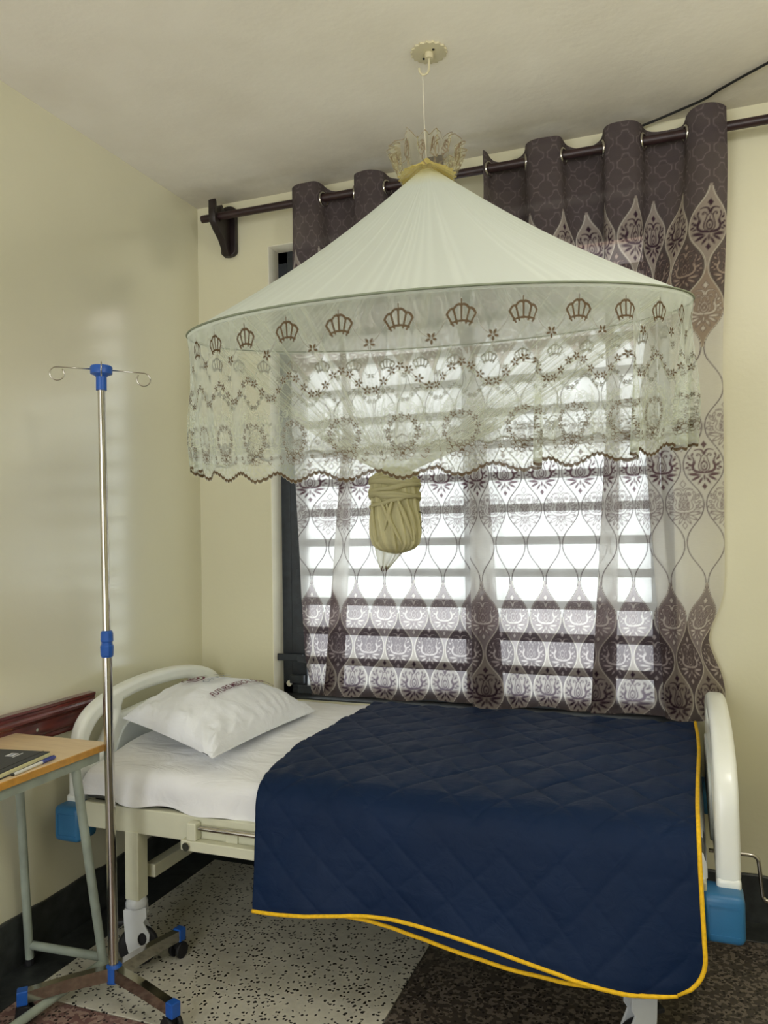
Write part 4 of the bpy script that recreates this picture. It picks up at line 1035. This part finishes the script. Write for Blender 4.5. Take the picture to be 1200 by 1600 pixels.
# ------------------------------------------------------------------ quilt
def quilt():
    r = root('quilt', (1.38, -.50, .64), 'navy diamond-quilted cover with yellow binding draped over the foot half of the bed', 'quilt')
    def layer(name, x0, x1, lift, zhem, yadd, seed, cornerR, parent, puff=True):
        prof, q = rounded_profile([(-.072, .642 + lift), (-.60, .632 + lift), (-.915 - yadd, .588 + lift), (-.958 - yadd, .26)], [.2, .085], .0045)
        n = len(q); nx = 255; u = np.linspace(0, 1, nx); P = np.zeros((nx, n, 3)); w = fbm2(nx, n, (5, 6), seed, 4); w2 = fbm2(nx, n, (30, 12), seed + 1, 2)
        S = q[-1]
        for i, t in enumerate(u):
            x = x0 + (x1 - x0) * t
            hem = zhem(x); sc = np.clip((q - .95) / (S - .95), 0, 1); zz = prof[:, 1].copy(); zz = np.where(q > .95, zz + (hem - .26) * sc, zz)
            yy = prof[:, 0].copy(); hang = np.clip((q - .93) / .2, 0, 1)
            yy = yy - hang * (.010 * (1 + math.sin(7.5 * x + 1.3)) + .005 * math.sin(15 * x) + .003 * w[i])
            le = np.exp(-((x - x0) / .03) ** 2); xx = np.full(n, x)
            xx = xx + .012 * np.sin(q * 5 + 1.0) * (1 - t) + (-.018 * np.exp(-((q - .55) / .3) ** 2)) * (1 - t) + .006 * np.sin(q * 6) * t
            d1 = np.abs(np.sin(PI * (x + q) / .142)); d2 = np.abs(np.sin(PI * (x - q) / .142)); pf = np.minimum(d1, d2) ** .32
            top = np.clip((.96 - q) / .1, .15, 1)
            zz = zz + (.0080 * pf * (1 if puff else 0) + .0022 * w[i] + .0014 * w2[i]) * top + .004
            yy = yy - .004 * pf * (1 - top)
            P[i, :, 0] = xx; P[i, :, 1] = yy; P[i, :, 2] = zz
        # round the lower right corner and the lower left slightly
        Sx = (x1 - P[:, :, 0]); Zl = P[:, :, 2] - np.array([zhem(v) for v in P[:, -1, 0]])[:, None]
        cr = cornerR; k = np.clip(1 - Zl / cr, 0, 1) * (np.arange(n)[None, :] > n * .6)
        shrink = cr * (1 - np.sqrt(np.clip(1 - k ** 2, 0, 1)))
        f = np.clip(((u - .55) / .45), 0, 1)[:, None] ** 3; P[:, :, 0] -= shrink * f
        o = link(name, grid_mesh(name, P.transpose(1, 0, 2)), M_quilt, parent)
        m = o.modifiers.new('thick', 'SOLIDIFY'); m.thickness = .005; m.offset = 1
        return o, P
    main_hem = lambda x: .285 - .035 * sstep((x - 1.0) / .8) + .018 * math.sin(6.0 * x + .3)
    o, P = layer('quilted_top', .80, 1.945, .0, main_hem, .0, 31, .09, r)
    under_hem = lambda x: main_hem(x) - .052 * math.sin(PI * min(max((x - 1.00) / .78, 0), 1)) ** .8 + .012
    o2, P2 = layer('folded_underlayer', .815, 1.90, -.010, under_hem, -.014, 31, .05, r, puff=False)
    def piping(pts, name, rad=.0052):
        link(name, tube(pts, rad, 8), M_piping, r, smooth=180, label='yellow binding')
    hemline = [tuple(P[i, -1]) for i in range(0, 255, 3)]
    rs = [tuple(P[-1, j] + np.array([.001, 0, .003])) for j in range(P.shape[1] - 1, 0, -3)]
    piping(hemline + [tuple(P[-1, -1])], 'binding'); piping(rs, 'binding')
    h2 = [tuple(P2[i, -1]) for i in range(0, 255, 3)]; piping(h2, 'binding')
quilt()

# ------------------------------------------------------------------ drip stand
def iv_stand():
    bx, by = .408, -1.058
    r = root('drip_stand', (bx, by, 0), 'chrome drip stand with blue fittings standing beside the bed head', 'drip stand')
    tx, ty = .374, -1.052
    P = lambda z: (bx + (tx - bx) * z / 1.76, by + (ty - by) * z / 1.76, z)
    link('lower_pole', tube([P(.095), P(.965)], .0135, 20), M_chrome, r, smooth=60)
    link('upper_pole', tube([P(.96), P(1.735)], .0108, 20), M_chrome, r, smooth=60)
    c = P(.955)
    cl = link('height_clamp', lathe([(.0150, 0), (.0175, .006), (.0185, .030), (.0175, .034), (.0155, .036), (.0150, .042), (.0175, .046), (.0170, .066), (.0150, .073), (.0125, .075)], c, 'Z', 10), M_ivblue, r, label='blue plastic clamp')
    c = P(1.715); cap = link('top_cap', lathe([(.0150, 0), (.0150, .038), (.020, .043), (.030, .047), (.031, .066), (.028, .070)], c, 'Z', 28), M_ivblue, r, smooth=40, label='blue plastic cap')
    cx, cy, cz = P(1.775)
    def hook(dx, dy, L_, dz, name='hook'):
        d = Vector((dx, dy, 0)).normalized(); pts = [Vector((cx, cy, cz)) + d * .01]
        e = Vector((cx, cy, cz + dz)) + d * L_; pts.append(e)
        cc = e + Vector((0, 0, -.019))
        for k in range(1, 20):
            a = PI / 2 - 2 * PI * k / 22; pts.append(cc + d * (.019 * math.cos(a)) + Vector((0, 0, .019 * math.sin(a))))
        link(name, tube(pts, .0018, 8), M_chrome, r, smooth=180)
    ax = math.atan2(.65, .76)
    hook(-math.cos(ax), -math.sin(ax), .117, .002); hook(math.cos(ax), math.sin(ax), .117, -.004); hook(-math.sin(ax), math.cos(ax), .117, -.002); hook(math.sin(ax), -math.cos(ax), .117, -.002)
    link('hub', lathe([(.020, .055), (.022, .060), (.022, .098), (.016, .104)], (bx, by, 0), 'Z', 20), M_ivblue, r, label='dark blue hub')
    for (ex, ey) in ((.238, -1.215), (.652, -1.128), (.440, -.800)):
        d = Vector((ex - bx, ey - by, 0)); n = d.normalized(); s = Vector((-n.y, n.x, 0)); Ln = d.length
        bm = bmesh.new(); rows = []
        for (dist, zt, zb_, wd) in ((.015, .098, .062, .0125), (Ln * .5, .094, .060, .0125), (Ln, .082, .052, .0125)):
            o = Vector((bx, by, 0)) + n * dist; rows.append([bm.verts.new(o + s * a * wd + Vector((0, 0, z))) for a, z in ((-1, zb_), (1, zb_), (1, zt), (-1, zt))])
        for a, b in zip(rows, rows[1:]):
            for k in range(4): bm.faces.new((a[k], a[(k + 1) % 4], b[(k + 1) % 4], b[k]))
        bm.faces.new(rows[0]); bm.faces.new(rows[-1][::-1]); lg = link('base_leg', bm_mesh(bm), M_chrome, r)
        ang = math.atan2(n.y, n.x); T = Matrix.Translation((ex, ey, 0)) @ Matrix.Rotation(ang, 4, 'Z')
        me = box(-.012, .016, -.0145, .0145, .048, .086, .003); me.transform(T); link('end_cap', me, M_ivblue, lg, label='blue end cap')
        for q in (-1, 1):
            me = lathe([(.012, 0), (.0225, 0), (.024, .003), (.024, .008), (.0225, .011), (.012, .011)], (-.004, q * .014 - .0055, .024), 'Y', 24); me.transform(T); link('wheel', me, M_black, lg, smooth=50, label='black twin wheel')
        me = tube([(-.004, -.006, .024), (-.004, .006, .024)], .006, 8); me.transform(T); link('axle', me, M_wheelgrey, lg)
        me = box(-.014, .006, -.008, .008, .024, .052, .003); me.transform(T); link('caster_body', me, M_black, lg)
iv_stand()

# ------------------------------------------------------------------ school-type side table
def side_table():
    r = root('side_table', (.18, -1.33, 0), 'small wooden-topped table on grey-green tube legs against the left wall', 'table')
    x0, x1, y0, y1, zt = .008, .366, -1.62, -1.022, .706
    link('tabletop', box(x0, x1, y0, y1, zt - .018, zt, .002), M_woodtop, r)
    link('front_edging', box(x1, x1 + .004, y0, y1, zt - .019, zt - .0005, .001, 1), M_woodedge, r, label='honey-coloured edging')
    bm = bmesh.new(); zb = zt - .019
    add_box(bm, x1 - .030, x1 - .008, y0 + .03, y1 - .03, zb - .028, zb); add_box(bm, x0 + .02, x0 + .042, y0 + .03, y1 - .03, zb - .028, zb)
    add_box(bm, x0 + .042, x1 - .03, y1 - .055, y1 - .033, zb - .028, zb); add_box(bm, x0 + .042, x1 - .03, y0 + .033, y0 + .055, zb - .028, zb)
    link('apron', bm_mesh(bm), M_tablemetal, r)
    R_ = .0125
    legs = [((.345, -1.135, zb - .012), (.290, -.960, .016)), ((.045, -.900 - .23, zb - .012), (.032, -1.010 + .04, .035)),
            ((.345, -1.50, zb - .012), (.290, -1.66, .016)), ((.045, -1.50, zb - .012), (.032, -1.66, .035))]
    # back leg nearly upright, seen passing from (.05,-.95,.55) to (.04,-1.0,.06)
    legs[1] = ((.052, -1.050, zb - .012), (.036, -.990, .020))
    for a, b in legs:
        link('leg', tube([a, b], R_, 16), M_tablemetal, r, smooth=60)
        link('foot_cap', tube([b, (b[0], b[1], .002)], .0135, 12), M_black, r)
    link('foot_bar', tube([(.040, -.990, .060), (.292, -.958, .050)], .0125, 16), M_tablemetal, r, smooth=60)
    link('foot_bar', tube([(.292, -.958, .040), (.270, -1.66, .040)], .0125, 16), M_tablemetal, r, smooth=60)
    link('foot_bar', tube([(.040, -1.66, .050), (.292, -1.66, .050)], .0125, 16), M_tablemetal, r, smooth=60)
side_table()
def notebook():
    r = root('notebook', (.29, -1.32, .706), 'dark grey hardback notebook lying on the wooden table', 'notebook')
    T = Matrix.Translation((.262, -1.345, .7065)) @ Matrix.Rotation(math.radians(8), 4, 'Z')
    def pl(x0, x1, y0, y1, z0, z1, b, m, n, par=r, label=None):
        me = box(x0, x1, y0, y1, z0, z1, b, 2); me.transform(T); return link(n, me, m, par, label)
    pl(-.090, .080, -.145, .145, 0, .0025, .001, M_notebook, 'back_cover'); pl(-.087, .076, -.141, .141, .0025, .0105, 0, M_pages, 'page_block', label='cream pages')
    cv = pl(-.090, .072, -.145, .145, .0105, .013, .001, M_notebook, 'front_cover')
    pl(.050, .053, -.145, .145, .013, .0135, 0, M_black, 'elastic_band', cv)
    pl(-.022, .000, .085, .113, .013, .0134, 0, M_whiteprint, 'printed_square', cv, 'small white printed mark')
    pl(-.014, -.006, .090, .108, .0133, .0137, 0, M_print_grey, 'printed_detail', cv)
    pl(.006, .0095, .078, .118, .013, .0134, 0, M_whiteprint, 'printed_line', cv, 'small white printed line')
notebook()
def pen():
    r = root('ballpoint_pen', (.372, -1.28, .707), 'white ballpoint pen with a blue cap beside the notebook', 'pen')
    a, b = Vector((.342, -1.205, .7114)), Vector((.3585, -1.365, .7110)); d = (b - a)
    P = lambda t: tuple(a + d * t)
    link('barrel', tube([P(.28), P(.97)], .0042, 12), M_penwhite, r, smooth=60)
    link('tip', tube([P(.97), P(1.02)], [.004, .0012], 12), M_black, r, smooth=60)
    c = link('cap', tube([P(0), P(.03), P(.32)], [.0035, .0050, .0050], 12), simple('pen_blue', rgb(52, 66, 150), .3), r, smooth=60, label='blue cap')
    link('clip', tube([tuple(Vector(P(.02)) + Vector((.0, 0, .0052))), tuple(Vector(P(.27)) + Vector((.0, 0, .0058)))], .0012, 6), simple('pen_blue_clip', rgb(40, 50, 130), .3), c)
pen()
